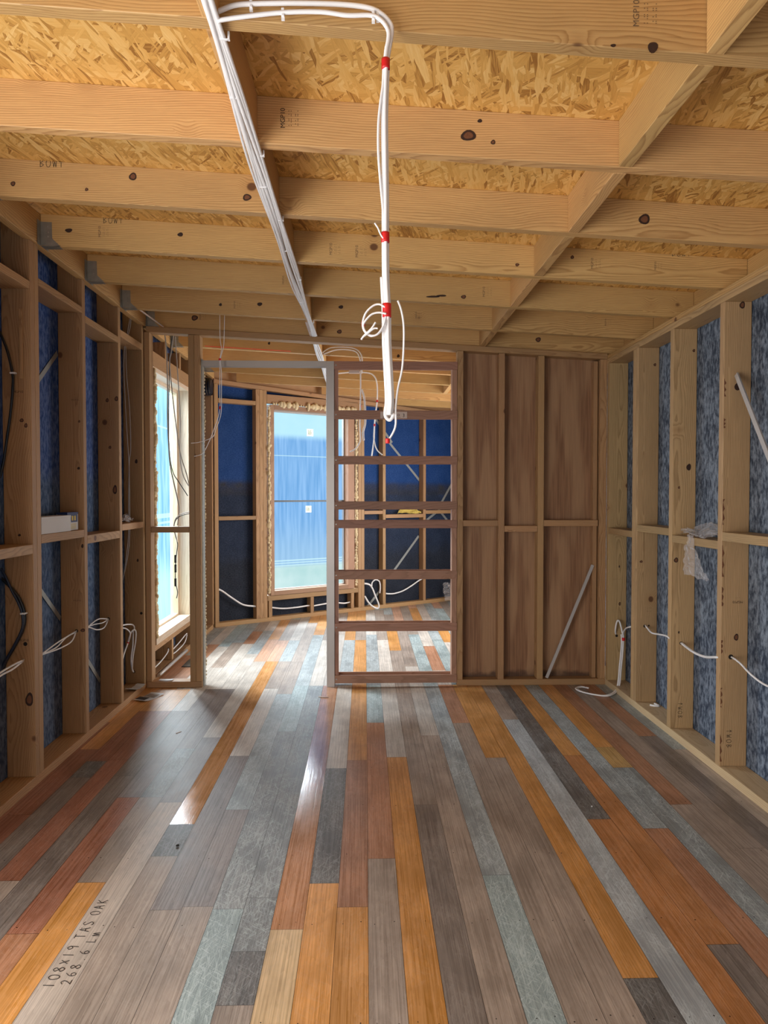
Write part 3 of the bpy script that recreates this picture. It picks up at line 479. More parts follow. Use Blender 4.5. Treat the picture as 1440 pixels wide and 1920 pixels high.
# handwriting in pencil strokes on one floor board, running along the board
def strokes(text_strokes, h, adv, org, ux, uy, r=0.0011, name='handwriting', parent=None, mat=M_ink, lift=0.0009):
    b2 = new_bm(); ux = Vector(ux); uy = Vector(uy); pen = 0.0
    nn = ux.cross(uy).normalized()
    for ch in text_strokes:
        for st in GLYPH.get(ch, []):
            pts = [Vector(org)+ux*(pen+p[0]*h*0.6)+uy*(p[1]*h)+nn*lift for p in st]
            tube(b2, pts, r, seg=5, n=4)
        pen += adv if ch != ' ' else adv*0.7
    return mk(name, b2, mat, parent)
O_ = [(0.5,1),(0.1,0.8),(0,0.5),(0.15,0.1),(0.5,0),(0.85,0.15),(1,0.5),(0.88,0.85),(0.5,1)]
GLYPH = {'1': [[(0.4,0),(0.5,1)]], '0': [O_], '8': [[(0.5,0.52),(0.12,0.75),(0.5,1),(0.88,0.78),(0.5,0.52),(0.05,0.25),(0.5,0),(0.95,0.25),(0.5,0.52)]],
 'x': [[(0.1,0.1),(0.9,0.75)],[(0.1,0.8),(0.85,0.05)]], '9': [[(0.9,0.75),(0.5,1),(0.1,0.75),(0.45,0.5),(0.9,0.72)],[(0.9,0.8),(0.7,0)]],
 'T': [[(0,1),(1,1)],[(0.5,1),(0.45,0)]], 'A': [[(0,0),(0.5,1)],[(0.5,1),(1,0)],[(0.2,0.4),(0.8,0.4)]], 'S': [[(0.95,0.9),(0.5,1),(0.1,0.78),(0.5,0.5),(0.9,0.25),(0.5,0),(0.05,0.1)]],
 'O': [O_], 'K': [[(0.1,0),(0.1,1)],[(0.9,1),(0.12,0.5)],[(0.12,0.5),(0.9,0)]], '2': [[(0.05,0.8),(0.5,1),(0.85,0.75),(0.5,0.35),(0.02,0.02)],[(0.02,0.02),(0.95,0.05)]],
 '6': [[(0.8,1),(0.3,0.7),(0.1,0.3),(0.5,0),(0.9,0.28),(0.5,0.5),(0.12,0.3)]], '.': [[(0.4,0.0),(0.5,0.06)]], 'L': [[(0.2,1),(0.1,0.05)],[(0.1,0.05),(0.8,0.1)]],
 'm': [[(0.05,0),(0.08,0.4),(0.1,0.75)],[(0.1,0.75),(0.3,0.5),(0.45,0.05)],[(0.45,0.05),(0.6,0.5),(0.7,0.75)],[(0.7,0.75),(0.85,0.4),(0.95,0.05)]], 'B': [[(0.1,0),(0.1,1)],[(0.1,1),(0.75,0.85),(0.12,0.52)],[(0.12,0.52),(0.85,0.28),(0.1,0)]],
 'W': [[(0,1),(0.25,0)],[(0.25,0),(0.5,0.7)],[(0.5,0.7),(0.75,0)],[(0.75,0),(1,1)]], '^': [[(0.5,0),(0.5,1)],[(0.15,0.65),(0.5,1)],[(0.5,1),(0.85,0.65)]]}
for k_ in ('W', 'A', 'T', '^', 'K', 'x', 'L', '1', '.'):   # keep corners sharp: duplicate ends
    GLYPH[k_] = [[s_[0], tuple((a+b_)/2 for a, b_ in zip(s_[0], s_[-1])), s_[-1]] if len(s_) == 2 else s_ for s_ in GLYPH[k_]]
strokes('108x19 TAS OAK', 0.033, 0.0345, (-0.912, 2.062, 0), (0.0, 1, 0), (-1, 0.0, 0), parent=floor, name='pencil_note')
strokes('268.6 Lm', 0.030, 0.034, (-0.868, 2.075, 0), (0.0, 1, 0), (-1, 0.0, 0), r=0.0010, parent=floor, name='pencil_note')

# ceiling sheet
bm = new_bm()
z = 0.155
q = [(-1.80, -1.6), (1.97, -1.6), (1.97, 10.4), (-1.80, 10.4)]
lo = [bm.verts.new((x, y, cz(x)+z)) for x, y in q]; hi = [bm.verts.new((x, y, cz(x)+z+0.018)) for x, y in q]
bm.faces.new(lo[::-1]); bm.faces.new(hi)
for i in range(4): bm.faces.new((lo[i], lo[(i+1) % 4], hi[(i+1) % 4], hi[i]))
tag(mk('ceiling', bm, osb()), kind='structure')

M_memL = membrane('blue_wall_wrap', (0.012, 0.07, 0.30), (0.045, 0.105, 0.24), (0.065, 0.10, 0.18), 0.55, 1.45, 0.6)
M_memR = membrane('grey_blue_wall_wrap', (0.085, 0.115, 0.165), (0.095, 0.125, 0.175), (0.085, 0.125, 0.20), 0.5, 1.6, 1.0)
M_memB = membrane('back_wall_wrap', (0.006, 0.052, 0.22), (0.014, 0.024, 0.055), (0.014, 0.017, 0.027), 0.6, 1.40, 0.45, band=True)  # blue top over charcoal paints daylight passing through the upper wrap
def wallbox(name, m, *boxes):
    b2 = new_bm()
    for c in boxes: bx(b2, *c)
    return tag(mk(name, b2, m), kind='structure')
wallbox('wall_left', M_memL, (-1.785, -1.767, 1.95, 5.50, 0, 2.83), (-1.785, -1.767, 5.50, 6.64, 0, 0.27), (-1.785, -1.767, 5.50, 6.64, 2.44, 2.83), (-1.785, -1.767, 6.64, 7.85, 0, 2.83))
wallbox('wall_right', M_memR, (1.958, 1.976, -0.6, 6.3, 0, 2.66), (1.958, 1.976, 8.1, 10.35, 0, 2.66), (1.958, 1.976, 6.3, 8.1, 2.2, 2.66))  # gap cut for the added far room light
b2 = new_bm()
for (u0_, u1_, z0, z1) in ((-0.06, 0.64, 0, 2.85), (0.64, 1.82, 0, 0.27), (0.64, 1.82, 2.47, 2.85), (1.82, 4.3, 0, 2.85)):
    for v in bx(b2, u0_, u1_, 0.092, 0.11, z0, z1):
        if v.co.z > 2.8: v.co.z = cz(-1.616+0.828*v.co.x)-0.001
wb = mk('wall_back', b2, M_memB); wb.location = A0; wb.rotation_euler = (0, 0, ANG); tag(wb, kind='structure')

# ------------------------------------------------------------------ timbers
def timber(name, x0, x1, y0, y1, z0, z1, m, label, cat, group=None, bev=0.0018, parent=None):
    b2 = new_bm(); o = ((x0+x1)/2, (y0+y1)/2, z0)
    bx(b2, x0, x1, y0, y1, z0, z1, bev=bev)
    ob = mk(name, b2, m, parent, origin=o)
    if label: tag(ob, label, cat, group)
    return ob
def slope_timber(name, x0, x1, y0, y1, zf0, zf1, m, label, cat, group=None, parent=None, bev=0.0018):
    """timber whose bottom and top follow the roof slope (zf: offsets from the joist underside)"""
    b2 = new_bm(); vs = bx(b2, x0, x1, y0, y1, 0, 1)
    for v in vs: v.co.z = cz(v.co.x)+(zf0 if v.co.z < 0.5 else zf1)
    bmesh.ops.bevel(b2, geom=list(b2.edges), offset=bev, segments=1, affect='EDGES')
    o = ((x0+x1)/2, (y0+y1)/2, cz((x0+x1)/2)+zf0)
    ob = mk(name, b2, m, parent, origin=o)
    if label: tag(ob, label, cat, group)
    return ob
def knot(parent, p, rx, rz, facing='y', m=None):
    """elliptical knot set flush in a timber face"""
    b2 = new_bm(); n = 14; vs = []
    for i in range(n):
        a = 2*PI*i/n; k = 1+0.07*math.sin(3*a+p[0]*9)+0.05*math.sin(2*a)
        dx, dz = rx*k*math.cos(a), rz*k*math.sin(a)
        vs.append(b2.verts.new((p[0]+dx, p[1]-0.0006, p[2]+dz) if facing == 'y' else ((p[0], p[1]+dx, p[2]+dz))))
    b2.faces.new(vs)
    c_ = [b2.verts.new((p[0]+(v.co.x-p[0])*0.62, v.co.y-0.0004, p[2]+(v.co.z-p[2])*0.62)) for v in vs]
    f2 = b2.faces.new(c_); f2.material_index = 1
    o = mk('knot', b2, [M_knot, m or M_knot])
    o.parent = parent; o.matrix_parent_inverse = Matrix.Translation(-Vector(parent.location)); return o
def attach(child, parent):
    child.parent = parent
    child.matrix_parent_inverse = (Matrix.LocRotScale(parent.location, parent.rotation_euler, None)).inverted()
    return child
def stamp(parent, txt, p, size, ux, uz, m=M_inkb, name='grade_stamp', rows=2):
    """small printed mark: text lying flat on a face; ux = reading direction, uz = up direction of the letters"""
    cu = bpy.data.curves.new('t', 'FONT'); cu.body = txt; cu.size = size; cu.align_x = 'CENTER'; cu.align_y = 'CENTER'
    tmp = bpy.data.objects.new('t', cu); COL.objects.link(tmp)
    dg = bpy.context.evaluated_depsgraph_get(); me_ = bpy.data.meshes.new_from_object(tmp.evaluated_get(dg))
    bpy.data.objects.remove(tmp); bpy.data.curves.remove(cu)
    b2 = new_bm(); b2.from_mesh(me_); bpy.data.meshes.remove(me_)
    ux = Vector(ux); uz = Vector(uz); nn = ux.cross(uz)
    for v in b2.verts: v.co = Vector(p)+ux*v.co.x+uz*v.co.y+nn*0.0007
    o = mk(name, b2, m)
    return attach(o, parent) if parent is not None else o

# --- roof joists
JY = [1.19, 1.785, 2.40, 3.00, 3.60, 4.19, 4.78]
joist_lab = ['pine roof joist overhead just behind the front one, hidden above the picture edge',
 'pine roof joist nearest the viewer, crossed at the top by two clipped white cables',
 'pine roof joist with an oval knot, next behind the one carrying the clipped cables',
 'third pine roof joist from the top, round knots left of the cable run',
 'pine roof joist with the foremost visible steel hanger and handwriting at its left end',
 'pine roof joist with a long dark resin streak right of the hanging cables',
 'pine roof joist closest in front of the partition top plate, thin wires dangling before it']
def mkjoist(y, lab, x1=1.95, x0=-1.608, g='ceiling joists of the front room'):
    return slope_timber('ceiling_joist', x0, x1, y, y+0.045, 0, 0.155, joist_m('x'), lab, 'joist', g)
JO = [mkjoist(y, l) for y, l in zip(JY, joist_lab)]
JO.append(mkjoist(5.325, 'pine roof joist resting directly on the partition top plate'))
back_lab = ['pine roof joist with a red laser line, first one beyond the partition', 'pine roof joist beyond the partition, second one past its top plate',
 'far room pine joist seen through the top opening of the slatted frame', 'pine roof joist in the far room running out to the angled wall at the left',
 'pine roof joist of the far room last but one before the angled wall corner', 'short pine roof joist deepest in the far room at right']
for i, (y, l) in enumerate(zip((5.985, 6.585, 7.185, 7.785, 8.385, 8.985), back_lab)):
    x0 = -1.608 if y < 7.6 else (y-7.677)/0.6762-1.616+0.06
    JO.append(mkjoist(y, l, x0=x0, g='ceiling joists of the far room'))
# knots and marks on the joists
for i, kx, kz, a, b_ , mm in ((1, 0.72, 2.557, .013, .014, M_knot), (1, 0.62, 2.56, .007, .004, M_knot), (2, 0.347, 2.641, .026, .018, M_knotr), (2, 0.43, 2.62, .008, .008, M_knotr), (2, 0.385, 2.69, .008, .006, M_knot),
   (3, 1.181, 2.602, .024, .022, M_knotr), (3, -0.96, 2.755, .016, .016, M_knotr), (3, -0.49, 2.675, .018, .014, M_knotr), (3, -1.45, 2.72, .010, .010, M_knotr), (3, -1.15, 2.70, .007, .007, M_knotr),
   (4, -1.47, 2.75, .018, .010, M_knot), (4, -0.92, 2.735, .014, .010, M_knot), (4, 0.77, 2.60, .010, .008, M_knotr), (4, 1.05, 2.64, .009, .009, M_knotr),
   (5, 0.40, 2.60, .040, .006, M_knot), (5, 0.45, 2.606, .030, .006, M_knot), (5, 0.58, 2.60, .015, .011, M_knotr),
   (6, -0.96, 2.70, .010, .010, M_knot), (6, -0.70, 2.705, .017, .012, M_knot), (6, -0.16, 2.69, .016, .012, M_knot), (7, -1.26, 2.745, .024, .020, M_knotr), (7, -0.19, 2.65, .018, .015, M_knotr), (7, 1.30, 2.60, .020, .018, M_knotr),
   (8, -0.80, 2.70, .010, .012, M_knot), (8, 0.28, 2.60, .012, .014, M_knot)):
    jy = JY[i] if i < 7 else (5.325 if i == 7 else 5.985)
    knot(JO[i], (kx, jy, kz), a, b_, m=mm)
for i, sx, sz, s in ((2, -0.25, 2.69, .022), (4, -1.30, 2.745, .018), (4, -0.15, 2.67, .020), (4, -0.02, 2.66, .020), (5, -0.46, 2.69, .016), (6, -0.85, 2.70, .016), (7, -1.20, 2.76, .018), (1, 0.70, 2.64, .022), (4, 1.17, 2.61, .018), (5, 0.72, 2.63, .020), (6, 0.36, 2.64, .016), (6, 1.64, 2.60, .016), (4, 1.49, 2.60, .014)):
    jy = JY[i] if i < 7 else 5.325
    stamp(JO[i], 'MGP10\n: .:: .: :\n.: :. :: .', (sx, jy, sz), s, (0, 0, 1), (-1, 0, 0), M_inkb if i != 2 else M_ink)
for i, sx, sz, ux, uz in ((3, -1.34, 2.79, (-1, 0, 0), (0, 0, -1)), (4, -1.30, 2.787, (-1, 0, 0), (0, 0, -1)), (4, 1.56, 2.65, (-1, 0, 0), (0, 0, -1))):
    o = strokes('BOW^', 0.030, 0.026, (sx, JY[i], sz), (-1, 0, 0) if False else (1, 0, 0), (0, 0, 1), parent=None, r=0.0009)
    o.name = 'handwritten_mark'; attach(o, JO[i])
b2 = new_bm(); tube(b2, [Vector(LASER[0])+Vector((0, -.002, 0)), Vector(LASER[1])+Vector((0, -.002, 0))], 0.003, seg=6, n=2)
attach(mk('laser_line', b2, M_laser), JO[8])

# --- blocking rows between joists
left_words = ['nearest the viewer at the photo top', 'between the first and second full OSB strips', 'beside the cable run at the middle of the ceiling', 'just behind the joist with the left round knots',
  'behind the foremost hanger joist', 'near the white painted end of the cable run', 'closest to the partition']
ys = [1.19, 1.785, 2.40, 3.00, 3.60, 4.19, 4.78, 5.325, 5.985, 6.585, 7.185, 7.785]
names_l = ['above the clipped cable bend at the top edge of the photo', 'behind the front joist, in the widest OSB bay', 'in the second OSB bay from the top of the photo', 'in the third OSB bay from the top of the photo', 'in the fourth OSB bay from the top', 'in the fifth OSB bay from the top',
  'in the narrow bay just before the partition', 'directly over the partition', 'first beyond the partition', 'second beyond the partition', 'third beyond the partition']
names_r = ['at the top right corner of the photo', 'behind the front joist, in the widest OSB bay', 'in the second OSB bay from the top of the photo', 'in the third OSB bay from the top of the photo', 'in the fourth OSB bay from the top', 'in the fifth OSB bay from the top',
  'in the narrow bay just before the partition', 'directly over the partition', 'first beyond the partition', 'second beyond the partition', 'deepest one seen through the slatted frame']
for i in range(len(ys)-1):
    slope_timber('joist_block', -0.400, -0.356, ys[i]+0.046, ys[i+1]-0.001, 0.0, 0.154, joist_m('y'), 'left-row pine joist block '+names_l[i], 'joist block', 'left row of joist blocks')
    if i < 11: slope_timber('joist_block', 0.855, 0.900, ys[i]+0.046, ys[i+1]-0.001, 0.0, 0.154, joist_m('y'), 'right-row pine joist block '+names_r[i], 'joist block', 'right row of joist blocks')
# ledger at left, rim at right
b2 = new_bm(); vs = bx(b2, -1.655, -1.610, -0.3, 7.66, 2.676, 2.83, bev=0.002)
for v in b2.verts:
    if v.co.z > 2.75: v.co.z = cz(v.co.x)+0.1535
tag(mk('wall_ledger', b2, joist_m('y'), origin=(-1.63, 2.5, 2.70)), 'long pine ledger along the top of the left wall carrying the joist hangers', 'ledger')
b2 = new_bm(); bx(b2, 1.9515, 1.9570, -0.3, 10.2, 2.492, 2.637, bev=0.0)
o = tag(mk('rim_board', b2, joist_m('y'), origin=(1.95, 2.5, 2.5)), 'pine rim board closing the joist ends above the right wall', 'rim board')
# steel hangers
def hanger(y, lab):
    x = -1.608; c = cz(x+0.05)
    root = empty('joist_hanger', (x, y, c), lab, 'joist hanger', 'steel joist hangers along the left ledger')
    def part(nm, *boxes):
        b3 = new_bm()
        for q_ in boxes: bx(b3, *q_)
        return mk(nm, b3, M_steel, root)
    b3 = new_bm()
    v = [b3.verts.new(p) for p in ((0.001, -0.0016, 0.118), (0.055, -0.0016, 0.116), (0.057, -0.0016, 0.035), (0.098, -0.0016, -0.003), (0.001, -0.0016, 0.003))]
    f_ = b3.faces.new(v); r_ = bmesh.ops.extrude_face_region(b3, geom=[f_])
    bmesh.ops.translate(b3, verts=[e for e in r_['geom'] if isinstance(e, bmesh.types.BMVert)], vec=(0, 0.0015, 0))
    sp_ = mk('side_plate', b3, M_steel, root)
    part('side_plate', (0.001, 0.055, 0.0452, 0.0467, 0.0, 0.117))
    part('seat_plate', (0.001, 0.095, -0.0016, 0.0467, -0.0022, -0.0006))
    part('wall_flange', (0.0002, 0.0016, -0.038, -0.0016, -0.002, 0.118), (0.0002, 0.0016, 0.0467, 0.083, -0.002, 0.118))
    b3 = new_bm()
    for zz in (0.045, 0.066, 0.094):
        bmesh.ops.create_uvsphere(b3, u_segments=8, v_segments=5, radius=0.004, matrix=Matrix.Translation((0.036, -0.002, zz)))
    mk('nail_head', b3, M_alu, sp_)
hl = ['galvanised joist hanger farthest left, at the corner of the left ledger', 'galvanised joist hanger on the joist with the handwriting', 'galvanised joist hanger second in the visible row along the ledger', 'galvanised joist hanger with shiny nail heads, third in the visible row', 'galvanised joist hanger at the top corner of the partition',
 'galvanised joist hanger first beyond the partition', 'galvanised joist hanger above the far corner of the left window', 'galvanised joist hanger nearest the far left corner']
for y, l in zip((3.00, 3.60, 4.19, 4.78, 5.325, 5.985, 6.585, 7.185), hl): hanger(y, l)

b2 = new_bm(); tube(b2, [(-1.585, 4.93, 2.735), (-1.53, 5.1, 2.70), (-1.475, 5.275, 2.668)], 0.006, seg=6, n=2)
tag(mk('thin_batten', b2, M_label), 'thin pale stick slanting from the corner hanger to the partition top plate', 'stick')
# --- left wall frame (90 mm)
g = 'studs of the left wall'
def lstud(y, lab, z0=0.0455, z1=2.6755, w=0.0445, gg=g):
    b2 = new_bm(); vs = [b2.verts.new((px, yy, pz)) for yy in (y, y+w) for px, pz in ((XL-0.139, z0), (XL, z0), (XL, z1), (-1.656, z1), (-1.656, 2.825), (XL-0.139, 2.825))]
    b2.faces.new(vs[:6]); b2.faces.new(vs[6:][::-1])
    for k in range(6): b2.faces.new((vs[k], vs[(k+1) % 6], vs[6+(k+1) % 6], vs[6+k]))
    bmesh.ops.bevel(b2, geom=list(b2.edges), offset=0.0016, segments=1, affect='EDGES')
    return tag(mk('wall_stud', b2, stud_m('z'), origin=(XL-0.07, y+w/2, z0)), lab, 'wall stud', gg)
lstud(2.36, 'pine stud of the left wall nearest the viewer, outside the left edge of the photo')
lstud(2.955, 'pine stud of the left wall just outside the left edge of the photo')
S1 = lstud(3.515, 'broad pine stud at the left edge, black cable looping over its face')
lstud(3.5605, 'pine stud doubled tightly behind the one with the black cable')
S2 = lstud(4.152, 'pine left wall stud between the boxes on the nogging and the white wire loops')
S3 = lstud(4.748, 'pine left wall stud with a reddish diagonal streak below mid height')
S4 = lstud(5.245, 'dark pine stud in the corner where the left wall meets the partition')
lstud(6.625, 'pine stud at the far jamb of the left window'); lstud(6.671, 'pine stud paired behind the far jamb of the left window')
lstud(7.20, 'pine stud of the left wall in the far room below the black duct'); lstud(7.60, 'pine stud in the far left corner of the far room')
lstud(5.46, 'pine stud at the near jamb of the left window')
W_ = timber('packing_strip', -1.690, -1.672, 3.507, 3.515, 1.96, 2.30, stud_m('z'), None, None); attach(W_, S1); W_.location = (-1.681+0.012, 3.511, 2.0)
stamp(S1, 'MGP10\n.: :.', (-1.687, 3.514, 1.93), 0.016, (1, 0, 0), (0, 0, 1), M_ink); stamp(S1, 'MGP10\n.: :.', (-1.676, 3.514, 0.715), 0.016, (1, 0, 0), (0, 0, 1), M_ink)
stamp(S2, ': .: :. :\nMGP10', (-1.67, 4.151, 1.99), 0.014, (1, 0, 0), (0, 0, 1), M_inkb); stamp(S2, ': .: :. :\nMGP10', (-1.67, 4.151, 0.83), 0.014, (1, 0, 0), (0, 0, 1), M_inkb)
for s, y, pts in ((S1, 3.515, ((-1.672, 1.80, .010, .009, 1), (-1.652, 1.775, .008, .011, 1), (-1.652, 0.43, .019, .034, 1), (-1.69, 1.24, .007, .006, 0))), (S2, 4.152, ((-1.654, 1.59, .008, .008, 0), (-1.637, 1.14, .007, .012, 0), (-1.640, 0.65, .013, .010, 1), (-1.648, 1.86, .006, .007, 1))),
                  (S3, 4.748, ((-1.70, 2.06, .010, .013, 1), (-1.685, 1.75, .009, .010, 1), (-1.655, 1.47, .014, .03, 1), (-1.64, 2.07, .012, .016, 1))), (S4, 5.245, ((-1.672, 1.68, .010, .016, 0), (-1.668, 0.955, .007, .012, 0)))):
    for (x, zz, a, b_, mm) in pts: knot(s, (x, y, zz), a, b_, m=M_knotr if mm else M_knot)
def hole(parent, x, y, zz, r=0.010):
    b3 = new_bm(); b3.faces.new([b3.verts.new((x+r*math.cos(a*PI/6), y-0.0008, zz+r*math.sin(a*PI/6))) for a in range(12)])
    return attach(mk('drilled_hole', b3, M_hole), parent)
hole(S1, -1.668, 3.515, 0.705); hole(S2, LOOP_B1[1][0], 4.152, LOOP_B1[1][2]); hole(S3, LOOP_C1[1][0], 4.748, LOOP_C1[1][2]); hole(S4, LOOP_D1[-1][0], 5.245, LOOP_D1[-1][2]); hole(S4, -1.645, 5.245, 0.565)
gn = 'noggings of the left wall'
def nog(y0, y1, z0, z1, lab): return timber('nogging', XL-0.14, XL, y0, y1, z0, z1, stud_m('y'), lab, 'nogging', gn)
for y0, y1, zb, zt, tb, tt, nm in ((3.001, 3.514, 1.148, 1.195, 2.436, 2.474, 'at the left edge of the photo'), (3.606, 4.151, 1.192, 1.236, 2.480, 2.516, 'just right of the black cable stud'), (4.198, 4.747, 1.150, 1.200, 2.437, 2.478, 'in the middle bay of the left wall'), (4.794, 5.244, 1.196, 1.240, 2.489, 2.536, 'in the bay next to the partition')):
    extra = {3.606: ', carrying two boxes', 4.794: ', carrying a plastic scrap'}.get(y0, '')
    nog(y0, y1, zb, zt, 'pine mid-height nogging '+nm+extra); nog(y0, y1, tb, tt, 'pine upper nogging below the ledger '+nm)
nog(2.41, 2.954, 1.19, 1.235, 'pine nogging of the left wall outside the left edge of the photo')
timber('bottom_plate', XL-0.14, XL, -0.3, 5.291, 0, 0.045, stud_m('y'), 'pine bottom plate along the left wall of the front room', 'bottom plate')
timber('bottom_plate', XL-0.14, XL, 5.383, 7.62, 0, 0.045, stud_m('y'), 'pine bottom plate under the left window beyond the partition', 'bottom plate')
# around the left window
timber('sill_plate', XL-0.14, XL-0.001, 5.506, 6.624, 0.222, 0.270, stud_m('y'), 'pine sill plate under the white lining of the left window', 'sill plate')
o = timber('cripple_stud', XL-0.14, XL, 5.99, 6.035, 0.046, 0.221, stud_m('z'), 'short pine cripple stud under the left window with a cable through it', 'cripple stud'); hole(o, -1.655, 5.99, 0.14)
timber('header_board', XL-0.14, XL-0.001, 5.506, 6.624, 2.425, 2.540, stud_m('y'), 'pine header over the left window behind the hanging cables', 'header')
timber('cripple_stud', XL-0.14, XL, 5.85, 5.895, 2.541, 2.676, stud_m('z'), 'short pine stud over the left window header', 'cripple stud')
timber('cripple_stud', XL-0.14, XL, 6.30, 6.345, 2.541, 2.676, stud_m('z'), 'short pine stud over the left window header, the farther one', 'cripple stud')
o = bpy.data.objects.new('window_1', None); COL.objects.link(o); o.location = (-1.625, 5.55, 0.3); tag(o, kind='structure'); win1 = o
def wpart(nm, boxes, m, par, org=(0, 0, 0), bev=0.001):
    b3 = new_bm()
    for q_ in boxes: bx(b3, *q_, bev=bev)
    ob = mk(nm, b3, m); attach(ob, par); return ob
wpart('sill_lining', [(-1.80, -1.612, 5.51, 6.62, 0.272, 0.328)], trim_m('y'), win1)
wpart('head_lining', [(-1.80, -1.625, 5.51, 6.62, 2.388, 2.424)], trim_m('y'), win1)
wpart('side_lining', [(-1.80, -1.625, 6.60, 6.622, 0.328, 2.388)], trim_m('z'), win1)
wpart('side_lining', [(-1.80, -1.625, 5.508, 5.53, 0.328, 2.388)], trim_m('z'), win1)
wpart('window_frame', [(-1.765, -1.722, 6.565, 6.60, 0.328, 2.388), (-1.765, -1.722, 5.53, 5.56, 0.328, 2.388), (-1.765, -1.722, 5.56, 6.565, 2.360, 2.388), (-1.765, -1.722, 5.56, 6.565, 0.328, 0.345)], trim_m('z'), win1)
b3 = new_bm(); bx(b3, 0, 0.002, 0, 1.12, 0, 2.10)
o = mk('backlit_film', b3, backlit_film('left_window_film', 'left')); o.location = (-1.775, 5.50, 0.30); attach(o, win1)

# --- right wall frame (140 mm, treated)
g2 = 'studs of the right wall'
def rstud(y, lab): return timber('wall_stud', XR, XR+0.14, y, y+0.045, 0.0455, 2.413, treat_m('z'), lab, 'wall stud', g2)
R0 = rstud(5.246, 'treated pine stud in the right corner behind the red-taped white cable hook')
R1 = rstud(4.735, 'treated pine stud doubled just in front of the right corner'); R1b = rstud(4.688, 'treated pine face stud paired with the doubled one near the right corner')
R2 = rstud(4.150, 'treated pine stud left of the crumpled plastic bag with a big dark knot')
R3 = rstud(3.560, 'treated pine stud at right with bark edge and a metal bar leaning on it')
rstud(2.955, 'treated pine stud just outside the right edge of the photo'); rstud(2.355, 'treated pine stud outside the photo at right, nearest the viewer')
for y in (5.85, 6.45, 7.05, 7.65, 8.25, 8.85): pass
for s, y, pts in ((R1b, 4.688, ((1.925, 2.30, .009, .010, 1), (1.845, 0.99, .010, .008, 1), (1.90, 0.56, .006, .006, 0))), (R2, 4.150, ((1.912, 1.60, .014, .020, 0), (1.842, 1.05, .013, .015, 1), (1.935, 2.285, .008, .009, 1), (1.863, 0.62, .005, .008, 0), (1.855, 1.48, .006, .008, 1))),
                  (R3, 3.560, ((1.905, 2.395, .014, .018, 1), (1.885, 1.985, .015, .020, 0), (1.895, 0.71, .012, .018, 1))), (R0, 5.246, ((1.905, 0.62, .008, .014, 1), (1.90, 0.90, .005, .009, 0)))):
    for (x, zz, a, b_, mm) in pts: knot(s, (x, y, zz), a, b_, m=M_knotr if mm else M_knot)
hole(R1b, R_3[1][0], 4.688, R_3[1][2]); hole(R2, R_4[1][0], 4.150, R_4[1][2]); hole(R3, R_5[1][0], 3.560, R_5[1][2], .013); hole(R0, R_LOOP[0][0], 5.246, R_LOOP[0][2])
stamp(R3, 'MGP10\n. . :', (1.90, 3.559, 0.90), 0.018, (-1, 0, 0), (0, 0, -1), M_inkb); stamp(R1b, ':.: :::\n::. :.:', (1.90, 4.687, 0.67), 0.02, (1, 0, 0), (0, 0, 1), M_inkb); stamp(R0, '.. .: : .. :.', (1.885, 5.245, 0.81), 0.02, (1, 0, 0), (0, 0, 1), M_inkb)
for s, y, x, zz in ((R2, 4.15, 1.862, 0.20), (R3, 3.56, 1.850, 0.235)):
    o = strokes('^WOB', 0.026, 0.026, (x, y, zz), (0, 0, -1), (1, 0, 0), r=0.0009); o.name = 'handwritten_mark'; attach(o, s)
# waney bark along the edge of one stud
b3 = new_bm()
for zz, hh in ((1.98, .09), (1.80, .05), (1.35, .13), (1.10, .16), (0.92, .10), (0.66, .07), (0.40, .10), (0.14, .14)):
    n = 8; pts = [(XR+0.008+0.006*math.sin(k*2.1+zz*7), 3.5592, zz+hh*(k/n-0.5)) for k in range(n+1)]
    vl = [b3.verts.new((XR+0.002, 3.5592, p[2])) for p in pts]; vr = [b3.verts.new(p) for p in pts]
    for k in range(n): b3.faces.new((vl[k], vr[k], vr[k+1], vl[k+1]))
attach(mk('bark_edge', b3, M_knotr), R3)
gr2 = 'noggings of the right wall'
for y0, y1, z0, z1, lab in ((4.781, 5.245, 1.146, 1.190, 'pine nogging in the narrow bay next to the right corner'), (4.196, 4.687, 1.192, 1.237, 'pine nogging of the right wall between the doubled studs and the big knot stud'),
      (3.606, 4.149, 1.156, 1.200, 'pine nogging with an empty plastic bag drooping over it'), (3.001, 3.559, 1.203, 1.248, 'pine nogging running out of the right edge of the photo'), (2.401, 2.954, 1.156, 1.200, 'pine nogging beyond the right edge of the photo')):
    timber('nogging', XR, XR+0.14, y0, y1, z0, z1, treat_m('y'), lab, 'nogging', gr2)
timber('bottom_plate', XR, XR+0.14, -0.3, 9.95, 0, 0.045, pine('y', (0.66, 0.49, 0.30), (0.50, 0.33, 0.17), knots=0.9, name='pale_pine'), 'pale treated pine bottom plate along the right wall', 'bottom plate')
timber('top_plate', XR, XR+0.14, -0.3, 9.95, 2.4135, 2.4515, treat_m('y'), 'lower of the two pine top plates on the right wall, resting on the studs', 'top plate')
timber('top_plate', XR, XR+0.14, -0.3, 9.95, 2.4525, 2.4815, joist_m('y'), 'upper of the two pine top plates on the right wall, under the joists', 'top plate')

